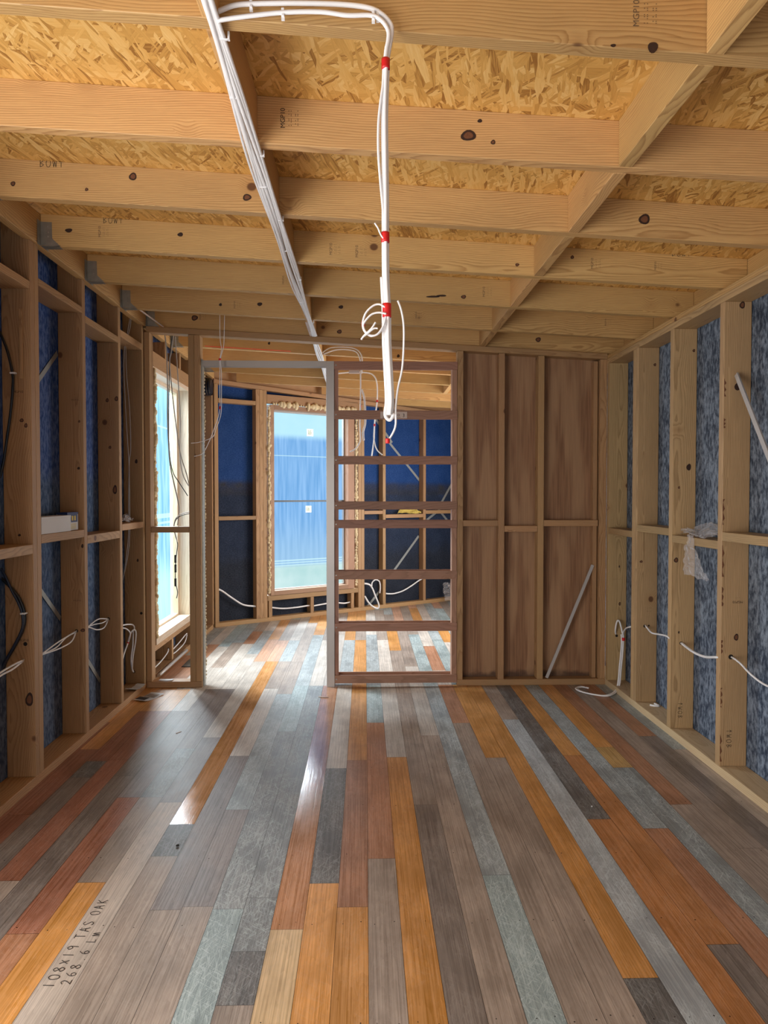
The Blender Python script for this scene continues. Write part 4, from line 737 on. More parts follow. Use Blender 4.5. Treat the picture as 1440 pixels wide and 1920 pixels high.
# --- partition
PY0, PY1 = D, D+0.09
gp = 'studs of the partition'
slope_timber('top_plate', -1.609, XR-0.0005, PY0, PY1, -0.042, -0.0005, stud_m('x'), 'sloping pine top plate across the whole partition', 'top plate')
def pstud(x0, x1, lab, z1=None, m=None):
    zt = cz(x1)-0.043 if z1 is None else z1
    return timber('partition_stud', x0, x1, PY0, PY1, 0.0455, zt, m or stud_m('z'), lab, 'partition stud', gp)
pstud(-1.624, -1.585, 'pine partition stud at the far left end against the left wall')
pstud(-1.302, -1.2595, 'pine stud left of the door opening, outer one of a tight pair'); pstud(-1.2585, -1.215, 'pine stud forming the left jamb of the door opening')
pstud(0.689, 0.733, 'pine partition stud beside the right edge of the slatted door frame'); pstud(0.998, 1.044, 'pine stud on the plywood, first from the slatted frame'); pstud(1.295, 1.341, 'pine stud on the plywood, second from the slatted frame')
pstud(1.762, 1.814, 'pine partition stud in the corner with the right wall'); timber('packing_strip', 1.722, 1.7535, PY0+0.03, PY1, 0.0455, 2.44, stud_m('z'), 'narrow pine packing strip beside the right corner stud', 'packing strip')
timber('bottom_plate', -1.624, -1.215, PY0, PY1, 0, 0.045, stud_m('x'), 'short pine bottom plate of the narrow panel left of the door opening', 'bottom plate')
timber('bottom_plate', 0.689, 1.8145, PY0, PY1, 0, 0.045, stud_m('x'), 'pine bottom plate below the plywood part of the partition', 'bottom plate')
gq = 'noggings of the partition'
for x0, x1, z0, z1, lab in ((-1.584, -1.303, 1.156, 1.199, 'pine nogging across the narrow panel in front of the left window'), (0.734, 0.997, 1.200, 1.245, 'pine nogging on the plywood beside the slatted frame'),
      (1.045, 1.294, 1.158, 1.203, 'pine nogging on the plywood in the middle bay, set lower'), (1.342, 1.753, 1.200, 1.246, 'pine nogging on the plywood in the widest bay')):
    timber('nogging', x0, x1, PY0+0.002, PY0+0.088 if x0 < 0 else PY0+0.084, z0, z1, stud_m('x'), lab, 'nogging', gq)
b3 = new_bm(); vs = bx(b3, 0.690, 1.814, PY1+0.001, PY1+0.010, 0.0, 2.4)
for v in vs:
    if v.co.z > 1: v.co.z = cz(v.co.x)-0.002
o = mk('wall_partition', b3, ply_mat()); tag(o, kind='structure')
# jagged metal and foam edge on the door jamb
b3 = new_bm(); bx(b3, -1.2145, -1.203, PY0+0.03, PY0+0.075, 0.0, 2.44)
tag(mk('jamb_channel', b3, M_steel), 'thin galvanised channel on the left jamb of the door opening', 'jamb channel')

# --- sliding door cassette
root = empty('sliding_door_frame', (0.2, PY0, 0), 'slatted reddish timber and metal pocket frame of a sliding door', 'door frame')
def cp(nm, boxes, m, par=root, bev=0.0008):
    b4 = new_bm()
    for q_ in boxes: bx(b4, *q_, bev=bev)
    return attach(mk(nm, b4, m), par)
cp('metal_post', [(-0.287, -0.228, PY0-0.012, PY0+0.09, 0.0, 2.424)], M_alu)
cp('edge_batten', [(-0.2275, -0.200, PY0+0.004, PY0+0.030, 0.026, 2.42)], cedar_m('z')); cp('edge_batten', [(-0.2275, -0.200, PY0+0.062, PY0+0.088, 0.026, 2.42)], cedar_m('z'))
cp('edge_batten', [(0.650, 0.687, PY0+0.004, PY0+0.088, 0.026, 2.42)], cedar_m('z'))
for z0, z1 in ((0.026, 0.086), (0.416, 0.476), (0.805, 0.867), (1.187, 1.246), (1.326, 1.386), (1.662, 1.724), (1.996, 2.062), (2.365, 2.424)):
    sl = cp('slat', [(-0.2275, 0.688, PY0-0.010, PY0+0.003, z0, z1)], cedar_m('x'))
    b4 = new_bm(); bmesh.ops.create_cone(b4, cap_ends=True, segments=12, radius1=0.006, radius2=0.005, depth=0.003, matrix=Matrix.Translation((-0.215, PY0-0.0115, (z0+z1)/2))@Matrix.Rotation(PI/2, 4, 'X'))
    attach(mk('screw', b4, M_steel), sl)
    cp('rear_slat', [(-0.2275, 0.688, PY0+0.0885, PY0+0.101, z0+(0.012 if z0 > 1.5 else -0.002), z1-(0.002 if z0 > 1.5 else 0.0))], trim_m('x') if False else cedar_m('x'))
cp('spacer', [(-0.12, -0.04, PY0+0.03, PY0+0.07, 2.345, 2.364)], M_label)
lab = cp('label', [(0.114, 0.312, PY0-0.0112, PY0-0.0102, 2.003, 2.052)], M_label, bev=0.0)
stamp(lab, 'La   erko', (0.196, PY0-0.0112, 2.030), 0.034, (1, 0, 0), (0, 0, 1), M_maroon, 'lettering'); stamp(lab, '3', (0.287, PY0-0.0112, 2.024), 0.036, (1, 0, 0), (0, 0, 1), M_ink, 'lettering')
b4 = new_bm(); bx(b4, 0.128, 0.262, PY0-0.0122, PY0-0.0114, 2.0095, 2.0115); attach(mk('underline', b4, M_ink), lab)
b4 = new_bm(); bx(b4, -1.203, -0.287, PY0+0.02, PY0+0.07, 2.425, 2.430); bx(b4, -1.203, -0.287, PY0+0.02, PY0+0.023, 2.386, 2.425); bx(b4, -1.203, -0.287, PY0+0.067, PY0+0.070, 2.386, 2.425)
attach(mk('sliding_track', b4, M_alu), root)

# --- back wall frame (angled)
def bt(name, u0_, u1_, n0_, n1_, z0, z1, ax, lab, cat, group='timbers of the angled back wall', m=None):
    b4 = new_bm(); bx(b4, u0_-u0_, u1_-u0_, n0_, n1_, 0, z1-z0, bev=0.0018)
    ob = mk(name, b4, m or stud_m(ax)); ob.location = BW(u0_, 0, z0); ob.rotation_euler = (0, 0, ANG)
    return tag(ob, lab, cat, group) if lab else ob
def zt(u): return cz(-1.616+0.828*u)
for u, lab in ((0.0, 'in the left corner'), (0.486, 'left of the window, nearest the left bay'), (0.531, 'middle one of three left of the window'), (0.576, 'touching the foam left of the window'),
        (1.852, 'touching the foam right of the window'), (1.897, 'paired on the right of the window'), (2.222, 'behind the hanging back-room wires'), (2.872, 'seen through the right of the slatted frame'), (3.50, 'hidden behind the plywood')):
    bt('wall_stud', u, u+0.044, 0, 0.09, 0.0455, zt(u+0.045)-0.046, 'z', 'pine stud of the angled back wall '+lab, 'wall stud', 'studs of the angled back wall')
b4 = new_bm(); vs = bx(b4, -0.0, 4.15, 0, 0.09, 0, 1)
for v in vs: v.co.z = zt(v.co.x)-(0.0455 if v.co.z < .5 else 0.0015)
o = mk('top_plate', b4, stud_m('x')); o.location = BW(0, 0, 0); o.rotation_euler = (0, 0, ANG); tag(o, 'sloping pine top plate of the angled back wall', 'top plate')
b4 = new_bm(); vs = bx(b4, -0.12, 4.15, 0.045, 0.088, 0, 1)
for v in vs: v.co.z = zt(v.co.x)+(0.001 if v.co.z < .5 else 0.153)
o = mk('rim_board', b4, stud_m('x')); o.location = BW(0, 0, 0); o.rotation_euler = (0, 0, ANG); tag(o, 'pine rim board above the top plate of the angled back wall', 'rim board')
bt('bottom_plate', 0, 4.15, 0, 0.09, 0, 0.045, 'x', 'pine bottom plate of the angled back wall', 'bottom plate', None)
bt('nogging', 0.045, 0.485, 0, 0.09, 2.43, 2.475, 'x', 'high pine nogging of the back wall in the bay left of the window', 'nogging'); bt('nogging', 0.045, 0.485, 0, 0.09, 1.157, 1.199, 'x', 'mid-height pine nogging of the back wall in the bay left of the window', 'nogging')
bt('nogging', 1.942, 2.221, 0, 0.09, 1.191, 1.235, 'x', 'pine nogging of the back wall in the narrow bay right of the window', 'nogging'); bt('nogging', 2.267, 2.871, 0, 0.09, 1.138, 1.184, 'x', 'pine nogging of the back wall holding the yellow cloth', 'nogging')
bt('nogging', 2.917, 3.499, 0, 0.09, 1.182, 1.228, 'x', 'pine nogging of the back wall at the right end of the slatted frame view', 'nogging')
bt('sill_plate', 0.625, 1.85, 0, 0.09, 0.233, 0.286, 'x', 'pine sill plate under the back window', 'sill plate', None)
bt('lintel_board', 0.622, 1.85, 0, 0.045, 2.462, 2.562, 'x', 'pine lintel board above the back window', 'lintel', None)
for u, lab in ((0.636, 'at the left under the back window'), (1.178, 'in the middle under the back window'), (1.745, 'at the right under the back window')):
    bt('cripple_stud', u, u+0.044, 0, 0.09, 0.0455, 0.232, 'z', 'short pine cripple stud '+lab, 'cripple stud', 'cripple studs under the back window')
win2 = bpy.data.objects.new('window_2', None); COL.objects.link(win2); win2.location = BW(0.66, 0, 0.29); win2.rotation_euler = (0, 0, ANG); tag(win2, kind='structure')
def w2(nm, boxes, m, bev=0.001, par=None):
    b4 = new_bm()
    for q_ in boxes: bx(b4, *q_, bev=bev)
    ob = mk(nm, b4, m, par or win2); return ob
FR = cedar_m('z') if False else pine('z', (0.40, 0.23, 0.14), (0.30, 0.15, 0.085), knots=0.97, name='window_lining')
FRX = pine('x', (0.40, 0.23, 0.14), (0.30, 0.15, 0.085), knots=0.97, name='window_lining')
w2('side_lining', [(0.002, 0.048, -0.006, 0.12, 0.0, 2.16)], FR); w2('side_lining', [(1.042, 1.13, -0.006, 0.03, 0.0, 2.16), (1.044, 1.066, 0.0305, 0.13, 0.0, 2.16)], FR)
w2('head_lining', [(0.0485, 1.0415, -0.006, 0.12, 2.106, 2.16)], FRX); w2('sill_lining', [(0.0485, 1.0415, -0.006, 0.12, 0.0, 0.05)], FRX)
w2('window_frame', [(0.0485, 0.062, 0.075, 0.115, 0.05, 2.106), (1.026, 1.0415, 0.075, 0.115, 0.05, 2.106), (0.062, 1.026, 0.075, 0.115, 2.090, 2.106), (0.062, 1.026, 0.075, 0.115, 0.05, 0.062)], M_alu)
w2('mullion', [(0.062, 1.026, 0.072, 0.112, 1.060, 1.080)], M_rubber)
b4 = new_bm(); bx(b4, 0.0, 1.16, 0, 0.002, 0, 2.2); fl = mk('backlit_film', b4, backlit_film('back_window_film', 'back'), win2); fl.location = (-0.02, 0.150, 0.0)
for v in fl.data.vertices: v.co.z += 0.30
fl.location.z = -0.30
fl.location = (-0.02, 0.150, -0.29); 
for v in fl.data.vertices: v.co.z -= 0.0
# paper stickers on the pane
for (u, zz, s) in ((0.50, 0.935, 0.078), (0.52, 1.835, 0.085)):
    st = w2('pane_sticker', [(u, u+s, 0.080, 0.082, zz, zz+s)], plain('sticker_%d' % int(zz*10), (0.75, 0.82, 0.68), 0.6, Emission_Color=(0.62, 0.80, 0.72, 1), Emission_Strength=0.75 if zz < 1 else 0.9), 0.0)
    b4 = new_bm()
    for k in range(4): bx(b4, u+s*0.2+k*s*0.14, u+s*0.25+k*s*0.14, 0.079, 0.0798, zz+s*0.2, zz+s*(0.75-0.1*(k % 2)))
    bx(b4, u+s*0.15, u+s*0.75, 0.079, 0.0798, zz+s*0.78, zz+s*0.82)
    mk('printed_mark', b4, M_inkb, st)

# expanding foam beads
def foam(pts_r, name, lab, amp=0.5):
    b4 = new_bm()
    for p, r in pts_r:
        mtx = Matrix.Translation(p)@Matrix.Rotation(random.uniform(0, 3), 4, 'Z')
        g_ = bmesh.ops.create_icosphere(b4, subdivisions=2, radius=r, matrix=mtx@Matrix.Diagonal((random.uniform(.8, 1.1), random.uniform(.6, .9), random.uniform(.9, 1.5), 1)))
        for v in g_['verts']: v.co += Vector((random.uniform(-1, 1), random.uniform(-1, 1), random.uniform(-1, 1)))*r*0.08
    for f_ in b4.faces: f_.smooth = True
    return tag(mk(name, b4, M_foam), lab, 'foam')
def run_foam(fn, n, r0, r1): return [(fn(i/(n-1)), random.uniform(r0, r1)) for i in range(n)]
foam([(BW(0.645+random.uniform(-.008, .006), -0.006, 0.33+2.08*i/74), random.uniform(.014, .027)) for i in range(75)], 'foam_bead', 'cream expanding foam bead down the left side of the back window')
foam([(BW(1.82+random.uniform(-.006, .006), -0.004, 0.33+2.08*i/64), random.uniform(.012, .026)) for i in range(65)], 'foam_bead', 'cream expanding foam bead down the right side of the back window')
foam([(BW(0.70+1.09*i/34, -0.010, 2.458+random.uniform(-.004, .004)), random.choice((.010, .014, .026, .032, .036))) for i in range(35)], 'foam_bead', 'lumpy expanding foam along the top of the back window')
foam([(Vector((-1.618, 5.520+0.014*math.sin(i*0.45)+0.006*math.sin(i*1.7), 0.34+2.04*i/79)), random.uniform(.016, .026)) for i in range(80)], 'foam_bead', 'wavy expanding foam down the near side of the left window')
foam([(Vector((-1.206+random.uniform(-.003, .003), PY0+0.085, 0.05+2.3*i/89)), random.uniform(.006, .011)) for i in range(90)], 'foam_bead', 'thin rough foam line on the left jamb of the door opening')

# --- steel strap braces on the wraps
def strap(a, b_, lab, nrm, w_=0.03):
    a = Vector(a); b_ = Vector(b_); t_ = (b_-a).normalized(); s = t_.cross(Vector(nrm)).normalized()*w_/2; nn = Vector(nrm).normalized()*0.0015
    b4 = new_bm(); vs = [b4.verts.new(p) for p in (a-s, a+s, b_+s, b_-s, a-s+nn, a+s+nn, b_+s+nn, b_-s+nn)]
    for q_ in ((0, 1, 2, 3), (7, 6, 5, 4), (0, 4, 5, 1), (1, 5, 6, 2), (2, 6, 7, 3), (3, 7, 4, 0)): b4.faces.new([vs[i] for i in q_])
    return tag(mk('brace_strap', b4, M_strap), lab, 'brace strap')
strap((-1.764, 3.62, 1.83), (-1.764, 4.14, 2.25), 'steel strap brace slanting over the left wrap behind the boxes', (1, 0, 0)); strap((-1.764, 3.62, 1.14), (-1.764, 4.14, 0.72), 'steel strap brace slanting down below the boxes on the left wall', (1, 0, 0))
strap((-1.764, 4.21, 0.68), (-1.764, 4.74, 0.20), 'steel strap brace low in the middle bay of the left wall', (1, 0, 0))
bl = ['low behind the cable loop in the back wall', 'rising across the lower middle bay of the back wall', 'falling across the upper middle bay of the back wall', 'high in the narrow bay of the back wall', 'left short one under the yellow cloth height at right', 'right short one crossing beside it at the far right', 'upper one at the right end of the back wall']
for (a, b_), l in zip(BW_STRAPS, bl): strap(a, b_, 'grey strap brace '+l, (0.56, -0.83, 0))

# ------------------------------------------------------------------ cables
def cable(name, parts, lab, cat='cable', group=None, tapes=(), clips=(), loc=None):
    p0 = Vector(parts[0][0][0]); root = empty(name, p0, lab, cat, group)
    for pts, r, flat, side, m in parts:
        b4 = new_bm(); tube(b4, pts, r, flat, side, n=7); attach(mk('cable_strand', b4, m), root)
    for p, r, L_ in tapes:
        b4 = new_bm(); p = Vector(p); tube(b4, [p+Vector((0, 0, L_/2)), p, p-Vector((0, 0, L_/2))], r, n=2, seg=12); attach(mk('red_tape', b4, M_red), root)
    for p, d_ in clips:
        b4 = new_bm(); p = Vector(p); bx(b4, p.x-0.0035, p.x+0.0035, p.y-0.007, p.y+0.002, p.z-d_, p.z+d_, bev=0.001); bx(b4, p.x-0.004, p.x+0.004, p.y-0.003, p.y+0.004, p.z-d_-0.006, p.z-d_+0.001)
        attach(mk('cable_clip', b4, M_cable), root)
    return root
def sh(pts, dx=0, dy=0, dz=0): return [(p[0]+dx, p[1]+dy, p[2]+dz) for p in pts]
# long run under the left block row
parts = []
for i, (dx, a, ph, r) in enumerate(((-0.022, .003, 0, .0040), (-0.013, .003, 1.1, .0045), (-0.006, .006, 2.3, .0040), (0.012, .004, 3.0, .0045), (0.019, .002, 4.1, .0045), (0.026, .002, 5.2, .0040), (-0.032, .008, 0.7, .0030))):
    pts = []
    for j in range(34):
        y = 1.45+j*(5.22-1.45)/33
        x = -0.368-0.006*math.sin((y-1.4)*0.8)+dx*(0.75+0.25*math.cos(y*1.9))+a*math.sin(y*4.1+ph)
        pts.append((x, y, cz(x)-0.009-0.0035*(i % 2)-abs(0.006*math.sin(y*2.0+ph))))
    parts.append((pts, r, 1.5, (0, 0, 1), M_cable))
cl = []
rt = cable('cable_bundle', parts, 'long bundle of white cables clipped under the left row of blocks', 'cable')
for k, y in enumerate((1.62, 1.83, 2.10, 2.45, 2.70, 3.02, 3.40, 3.85, 4.30, 4.80, 5.10)):
    b4 = new_bm(); x = -0.368+(0.013 if k % 2 else -0.014); bx(b4, x-0.011, x+0.011, y, y+0.007, cz(x)-0.021, cz(x)-0.018, bev=.0008); bx(b4, x+0.009, x+0.014, y-.001, y+.008, cz(x)-0.021, cz(x)-0.001)
    attach(mk('cable_clip', b4, M_cable), rt)
b4 = new_bm(); bx(b4, -0.405, -0.352, 4.86, 5.28, cz(-.38)-0.006, cz(-.38)-0.001)
attach(mk('painted_batten', b4, M_label), rt)
parts = []
for i, dx in enumerate((-0.022, -0.010, 0.002, 0.014)):
    parts.append(([(-0.375+dx+0.004*math.sin(y*5+i), y, cz(-.37)-0.010-0.003*(i % 2)) for y in (5.384, 5.6, 5.8, 6.1, 6.5, 7.0, 7.5)], .0042, 1.4, (0, 0, 1), M_cable))
cable('cable_bundle', parts, 'white cable bundle continuing beyond the partition under the joists', 'cable')
# bundle on the first joist and hanging loop
cable('hanging_cable_loop', [(sh(J1_A, dy=-.003), .0062, 1.0, (0, 1, 0), M_cable), (sh(J1_B, dy=-.003), .0055, 1.0, (0, 1, 0), M_cable),
   (sh(J1_DROP, dx=-.004), .0050, 1, None, M_cable), (sh(J1_DROP, dx=.005, dy=.006), .0050, 1, None, M_cable), (sh(J1_DROP, dx=.001, dy=-.007), .0045, 1, None, M_cable), (J1_SPLIT, .0032, 1, None, M_cable),
   ([(x-.010-(.006 if k > 8 else 0), y, z_) for k, (x, y, z_) in enumerate(J1_DROP[6:])]+[(J1_DROP[-1][0]+.002, 1.76, J1_DROP[-1][2]-.012), (J1_DROP[-1][0]+.012, 1.76, J1_DROP[-1][2]+.004)], .0042, 1, None, M_cable),
   (J1_RING, .0024, 1, None, M_cable), (J1_RING2, .0024, 1, None, M_cable), (J1_TAIL, .0022, 1, None, M_cable), (J1_TAIL2, .0022, 1, None, M_cable), (J1_LONG, .002, 1, None, M_cable)],
   'thick white cable bundle hanging from the front joist to door-label height, taped red', 'cable',
   tapes=[(TAPES[0], .0105, .024), (TAPES[1], .0105, .024), (TAPES[2], .0110, .033), (TAPES[3], .0045, .011)],
   clips=[((J1_A[2][0]-.012, 1.771, J1_A[2][2]), .011), ((J1_A[6][0]-.01, 1.771, J1_A[6][2]), .011), ((J1_B[2][0], 1.766, J1_B[2][2]), .010), ((J1_B[5][0]+.006, 1.766, J1_B[5][2]), .010)])
cable('loose_wire', [(J1_THIN, .0026, 1, None, M_cable)], 'single thin white wire curving down right of the thick hanging bundle, red tip', 'cable', tapes=[(TAPES[4], .0055, .012)])
# far room ceiling wires
cable('drop_cable', [(BACK_CLIP1, .0055, 1, None, M_cable), (BACK_CLIP2, .005, 1, None, M_cable), (BACK_DROP1, .006, 1, None, M_cable), (BACK_DROP2, .008, 1, None, M_cable)], 'white wires dropping beyond the slatted frame nearest the window', 'cable', tapes=[(BACK_TAPES[0], .009, .02)])
cable('drop_cable', [(BACK_DROP3, .0062, 1, None, M_cable), (BACK_DROP4, .0055, 1, None, M_cable)], 'white wires dropping beyond the slatted frame from a curved start, two red tapes', 'cable', tapes=[((BACK_TAPES[1][0]*1.083, 6.5, 1.4405+(BACK_TAPES[1][2]-1.4405)*1.083), .009, .02), ((BACK_TAPES[2][0]*1.083, 6.5, 1.4405+(BACK_TAPES[2][2]-1.4405)*1.083), .009, .02)])
cable('drop_cable', [(THIN_PAIR1, .0024, 1, None, M_cable), (THIN_PAIR2, .0024, 1, None, M_cable)], 'pair of thin pale wires hanging in the doorway near its left jamb, taped red twice', 'cable', tapes=[((THIN_PAIR1[4][0], 5.2, THIN_PAIR1[4][2]), .009, .014), ((THIN_PAIR1[7][0], 5.2, THIN_PAIR1[7][2]), .006, .022)])
# left wall cables
root_b = cable('black_cable', [(BLACK_UP, .0062, 1, None, M_black)], 'black cable bowing over the upper part of the left edge stud'); b4 = new_bm(); p = BLACK_UP[3]; bx(b4, p[0]-.010, p[0]+.016, p[1]-.008, p[1]+.012, p[2]-.004, p[2]+.004, bev=.001); attach(mk('cable_clip', b4, M_cable), root_b)
root_b = cable('black_cable', [(BLACK_LO1, .0075, 1, None, M_black), (BLACK_LO2, .0060, 1, None, M_bluec)], 'pair of black and blue-black cables bowing over the lower left edge stud'); b4 = new_bm(); p = BLACK_LO1[4]; bx(b4, p[0]-.014, p[0]+.010, p[1]-.018, p[1]+.012, p[2]-.004, p[2]+.004, bev=.001); attach(mk('cable_clip', b4, M_cable), root_b)
cable('looped_cable', [(LOOP_A1, .0045, 1, None, M_cable), (LOOP_A2, .0045, 1, None, M_cable)], 'white cable pair leaving the hole in the left edge stud', group='white cables threaded through the left wall studs')
cable('looped_cable', [(LOOP_B1, .0038, 1, None, M_cable), (LOOP_B2, .0038, 1, None, M_cable), (LOOP_B3, .0034, 1, None, M_cable)], 'fanned white cables in the bay below the two boxes', group='white cables threaded through the left wall studs')
cable('looped_cable', [(LOOP_C1, .0038, 1, None, M_cable), (LOOP_C2, .0038, 1, None, M_cable), (LOOP_C3, .0034, 1, None, M_cable)], 'eye-shaped loop of white cables in the middle bay of the left wall', group='white cables threaded through the left wall studs')
cable('looped_cable', [(LOOP_D1, .0048, 1, None, M_cable), (LOOP_D2, .0048, 1, None, M_cable), (LOOP_D3, .0048, 1, None, M_cable)], 'white cables looping down in the bay beside the partition', group='white cables threaded through the left wall studs', tapes=[(LOOP_D2[4], .0065, .014)])
cable('thin_wire', [(THIN_D1, .0030, 1, None, M_cableg), (THIN_D2, .0030, 1, None, M_cableg)], 'two thin grey wires hanging from the upper nogging in the bay beside the partition')
cable('gap_cable', [(GAP_1, .0050, 1, None, M_cableg)], 'grey cable hanging leftmost in front of the left window'); cable('gap_cable', [(GAP_2, .0042, 1, None, M_cableg), (GAP_4, .0034, 1, None, M_black)], 'thin dark cables slanting across the left window')
cable('gap_cable', [(GAP_3, .0040, 1, None, M_cableg)], 'pale grey wire hanging in front of the far lining of the left window')
rb = cable('gap_cable', [(GAP_LOW, .0032, 1, None, M_black), (sh(GAP_LOW[:6], dz=.012), .0035, 1, None, M_cable)], 'wire with black plugs dangling across the lower half of the left window')
for p in GAP_CONN:
    b4 = new_bm(); p = Vector(p); tube(b4, [p+Vector((0, 0, .03)), p, p-Vector((0, 0, .03))], .008, n=2); attach(mk('plug', b4, M_black), rb)
cable('cripple_cable', [([(-1.655, 5.985, 0.14), (-1.64, 5.9, 0.125), (-1.65, 5.75, 0.09), (-1.66, 5.58, 0.07)], .005, 1, None, M_cable), ([(-1.65, 6.59, 0.15), (-1.63, 6.45, 0.165), (-1.64, 6.25, 0.13), (-1.655, 6.04, 0.10)], .005, 1, None, M_cable), ([(-1.65, 6.59, 0.14), (-1.63, 6.42, 0.10), (-1.64, 6.2, 0.075), (-1.655, 6.04, 0.07)], .005, 1, None, M_cable)], 'white cables threaded through the low studs under the left window')
# right wall cables
cable('looped_cable', [(R_LOOP, .0060, 1, None, M_cable), (R_LOOP2+R_LOOP3[1:], .0056, 1, None, M_cable), (sh(R_LOOP[-1:]+R_LOOP2[3:]+R_LOOP3[1:], dx=-.012, dy=.003, dz=.002), .0056, 1, None, M_cable)], 'white cable hooked in the right corner and trailing onto the floor, taped red', tapes=[(R_LOOP2[3], .0125, .022)])
gr3 = 'white cable lengths between the right wall studs'
cable('wall_cable', [(R_3, .0055, 1, None, M_cable)], 'thin white cable sagging out of the doubled right wall stud', group=gr3); cable('wall_cable', [(R_4, .0070, 1.3, None, M_cable)], 'thicker flat white cable between the big knot stud and the bark edged stud', group=gr3); cable('wall_cable', [(R_5, .0050, 1, None, M_cable)], 'white cable running from the bark edged stud out of the right edge', group=gr3)
# back wall cables
gb = 'white cable lengths along the angled back wall'
cable('wall_cable', [(BW1, .010, 1, None, M_cable)], 'white cable sloping down through the left bay of the back wall', group=gb); cable('wall_cable', [(BW2, .009, 1, None, M_cable)], 'white cable in the left bay under the back window', group=gb)
cable('wall_cable', [(BW3, .009, 1, None, M_cable)], 'white cable in the right bay under the back window', group=gb); cable('wall_cable', [(BW4, .011, 1, None, M_cable), (BW5, .008, 1, None, M_cable)], 'white cable loop seen low through the slatted frame right of the window', group=gb)
cable('wall_cable', [(BW6, .009, 1, None, M_cable)], 'white cable curving up across the lower middle bay of the back wall', group=gb)

# ------------------------------------------------------------------ loose things
# two boxes on the left nogging
def carton(loc, sx, sy, sz, rz, m1, m2, lab, name='cardboard_box'):
    rt_ = empty(name, loc, lab, 'box', rz=rz)
    b4 = new_bm(); bx(b4, -sx/2, sx/2, -sy/2, sy/2, 0, sz-0.002, bev=.001); mk('carton_body', b4, m1, rt_)
    b4 = new_bm(); bx(b4, -sx/2-.0008, sx/2+.0008, -sy/2-.0008, sy/2+.0008, sz-0.012, sz, bev=.001); mk('lid', b4, m2, rt_)
    return rt_
carton((-1.672, 3.80, 1.2365), 0.082, 0.36, 0.088, 0.0, M_white, M_white, 'long grey-white box standing on the nogging in the left wall')
bb = carton((-1.683, 4.06, 1.2365), 0.060, 0.15, 0.102, 0.0, M_white, M_navy, 'navy and white printed box behind the long grey-white one')
b4 = new_bm(); bx(b4, -0.022, 0.0315, -0.0775, -0.0757, 0.05, 0.09); bx(b4, 0.0302, 0.0318, -0.07, 0.06, 0.046, 0.09); mk('printed_panel', b4, M_navy, bb)
b4 = new_bm()
for k in range(3): bx(b4, 0.0315, 0.0325, -0.055+0.035*k, -0.035+0.035*k, 0.055, 0.082)
for k in range(4): bx(b4, 0.0308, 0.0318, -0.06, 0.04, 0.010+k*0.008, 0.013+k*0.008, mi=0)
mk('print_marks', b4, M_yellow, bb)
# plastic scraps
def crumple(name, pts, lab, m, cat, seed=3, amp=0.02, n=14):
    """pts: 4 corner points of a soft sheet, crumpled"""
    rnd = random.Random(seed); b4 = new_bm(); P = [Vector(p) for p in pts]; grid = []
    for i in range(n+1):
        row = []
        for j in range(n+1):
            s, t_ = i/n, j/n
            p = P[0]*(1-s)*(1-t_)+P[1]*s*(1-t_)+P[2]*s*t_+P[3]*(1-s)*t_
            row.append(b4.verts.new(p+Vector((rnd.uniform(-1, 1), rnd.uniform(-1, 1), rnd.uniform(-1, 1)))*amp*0.4+Vector((math.sin(s*9+seed), math.cos(t_*8+seed), math.sin(s*7+t_*6)))*amp*0.5))
        grid.append(row)
    for i in range(n):
        for j in range(n): b4.faces.new((grid[i][j], grid[i+1][j], grid[i+1][j+1], grid[i][j+1]))
    ob = mk(name, b4, m, origin=tuple(P[0])); tag(ob, lab, cat)
    md = ob.modifiers.new('thickness', 'SOLIDIFY'); md.thickness = 0.0008
    return ob
o = empty('plastic_bag', (1.86, 3.85, 1.20), 'clear crumpled plastic bag slumped over the nogging of the right wall', 'plastic bag')
def bagpart(nm, pts, seed, amp):
    ob = crumple(nm, pts, None, M_film, None, seed, amp)
    if 'label' in ob: del ob['label']
    attach(ob, o)
bagpart('bag_body', [(1.835, 4.07, 1.222), (1.830, 3.66, 1.222), (1.940, 3.66, 1.30), (1.940, 4.07, 1.26)], 5, .018)
bagpart('bag_body', [(1.825, 4.07, 1.215), (1.822, 3.66, 1.215), (1.930, 3.66, 1.235), (1.930, 4.07, 1.235)], 8, .02)
bagpart('bag_tail', [(1.805, 3.92, 1.215), (1.805, 3.86, 1.215), (1.802, 3.84, 1.14), (1.802, 3.93, 1.14)], 6, .008)
bagpart('bag_tail', [(1.798, 3.95, 1.15), (1.798, 3.85, 1.15), (1.835, 3.72, 0.98), (1.80, 3.97, 0.99)], 7, .016)
crumple('plastic_scrap', [(-1.70, 4.81, 1.252), (-1.64, 4.81, 1.252), (-1.63, 5.05, 1.268), (-1.69, 5.0, 1.30)], 'small clear plastic scrap on the nogging beside the partition', M_film, 'plastic scrap', 4, .018)
# yellow cloth, far bag
c0 = Vector(CLOTH[0])
def on_bw(u, n_, z_): return tuple(BW(u, n_, z_))
crumple('yellow_cloth', [on_bw(2.45, 0.005, 1.196), on_bw(2.85, 0.005, 1.196), on_bw(2.80, 0.07, 1.262), on_bw(2.55, 0.07, 1.262)], 'crumpled yellow cloth lying on a nogging of the back wall', M_yellow, 'cloth', 9, .012)
crumple('plastic_scrap', [on_bw(3.15, -0.14, 0.015), on_bw(3.45, -0.14, 0.015), on_bw(3.42, -0.02, 0.24), on_bw(3.20, -0.02, 0.24)], 'dull clear plastic bundle on the floor at the right end of the back wall', M_film, 'plastic scrap', 12, .03)
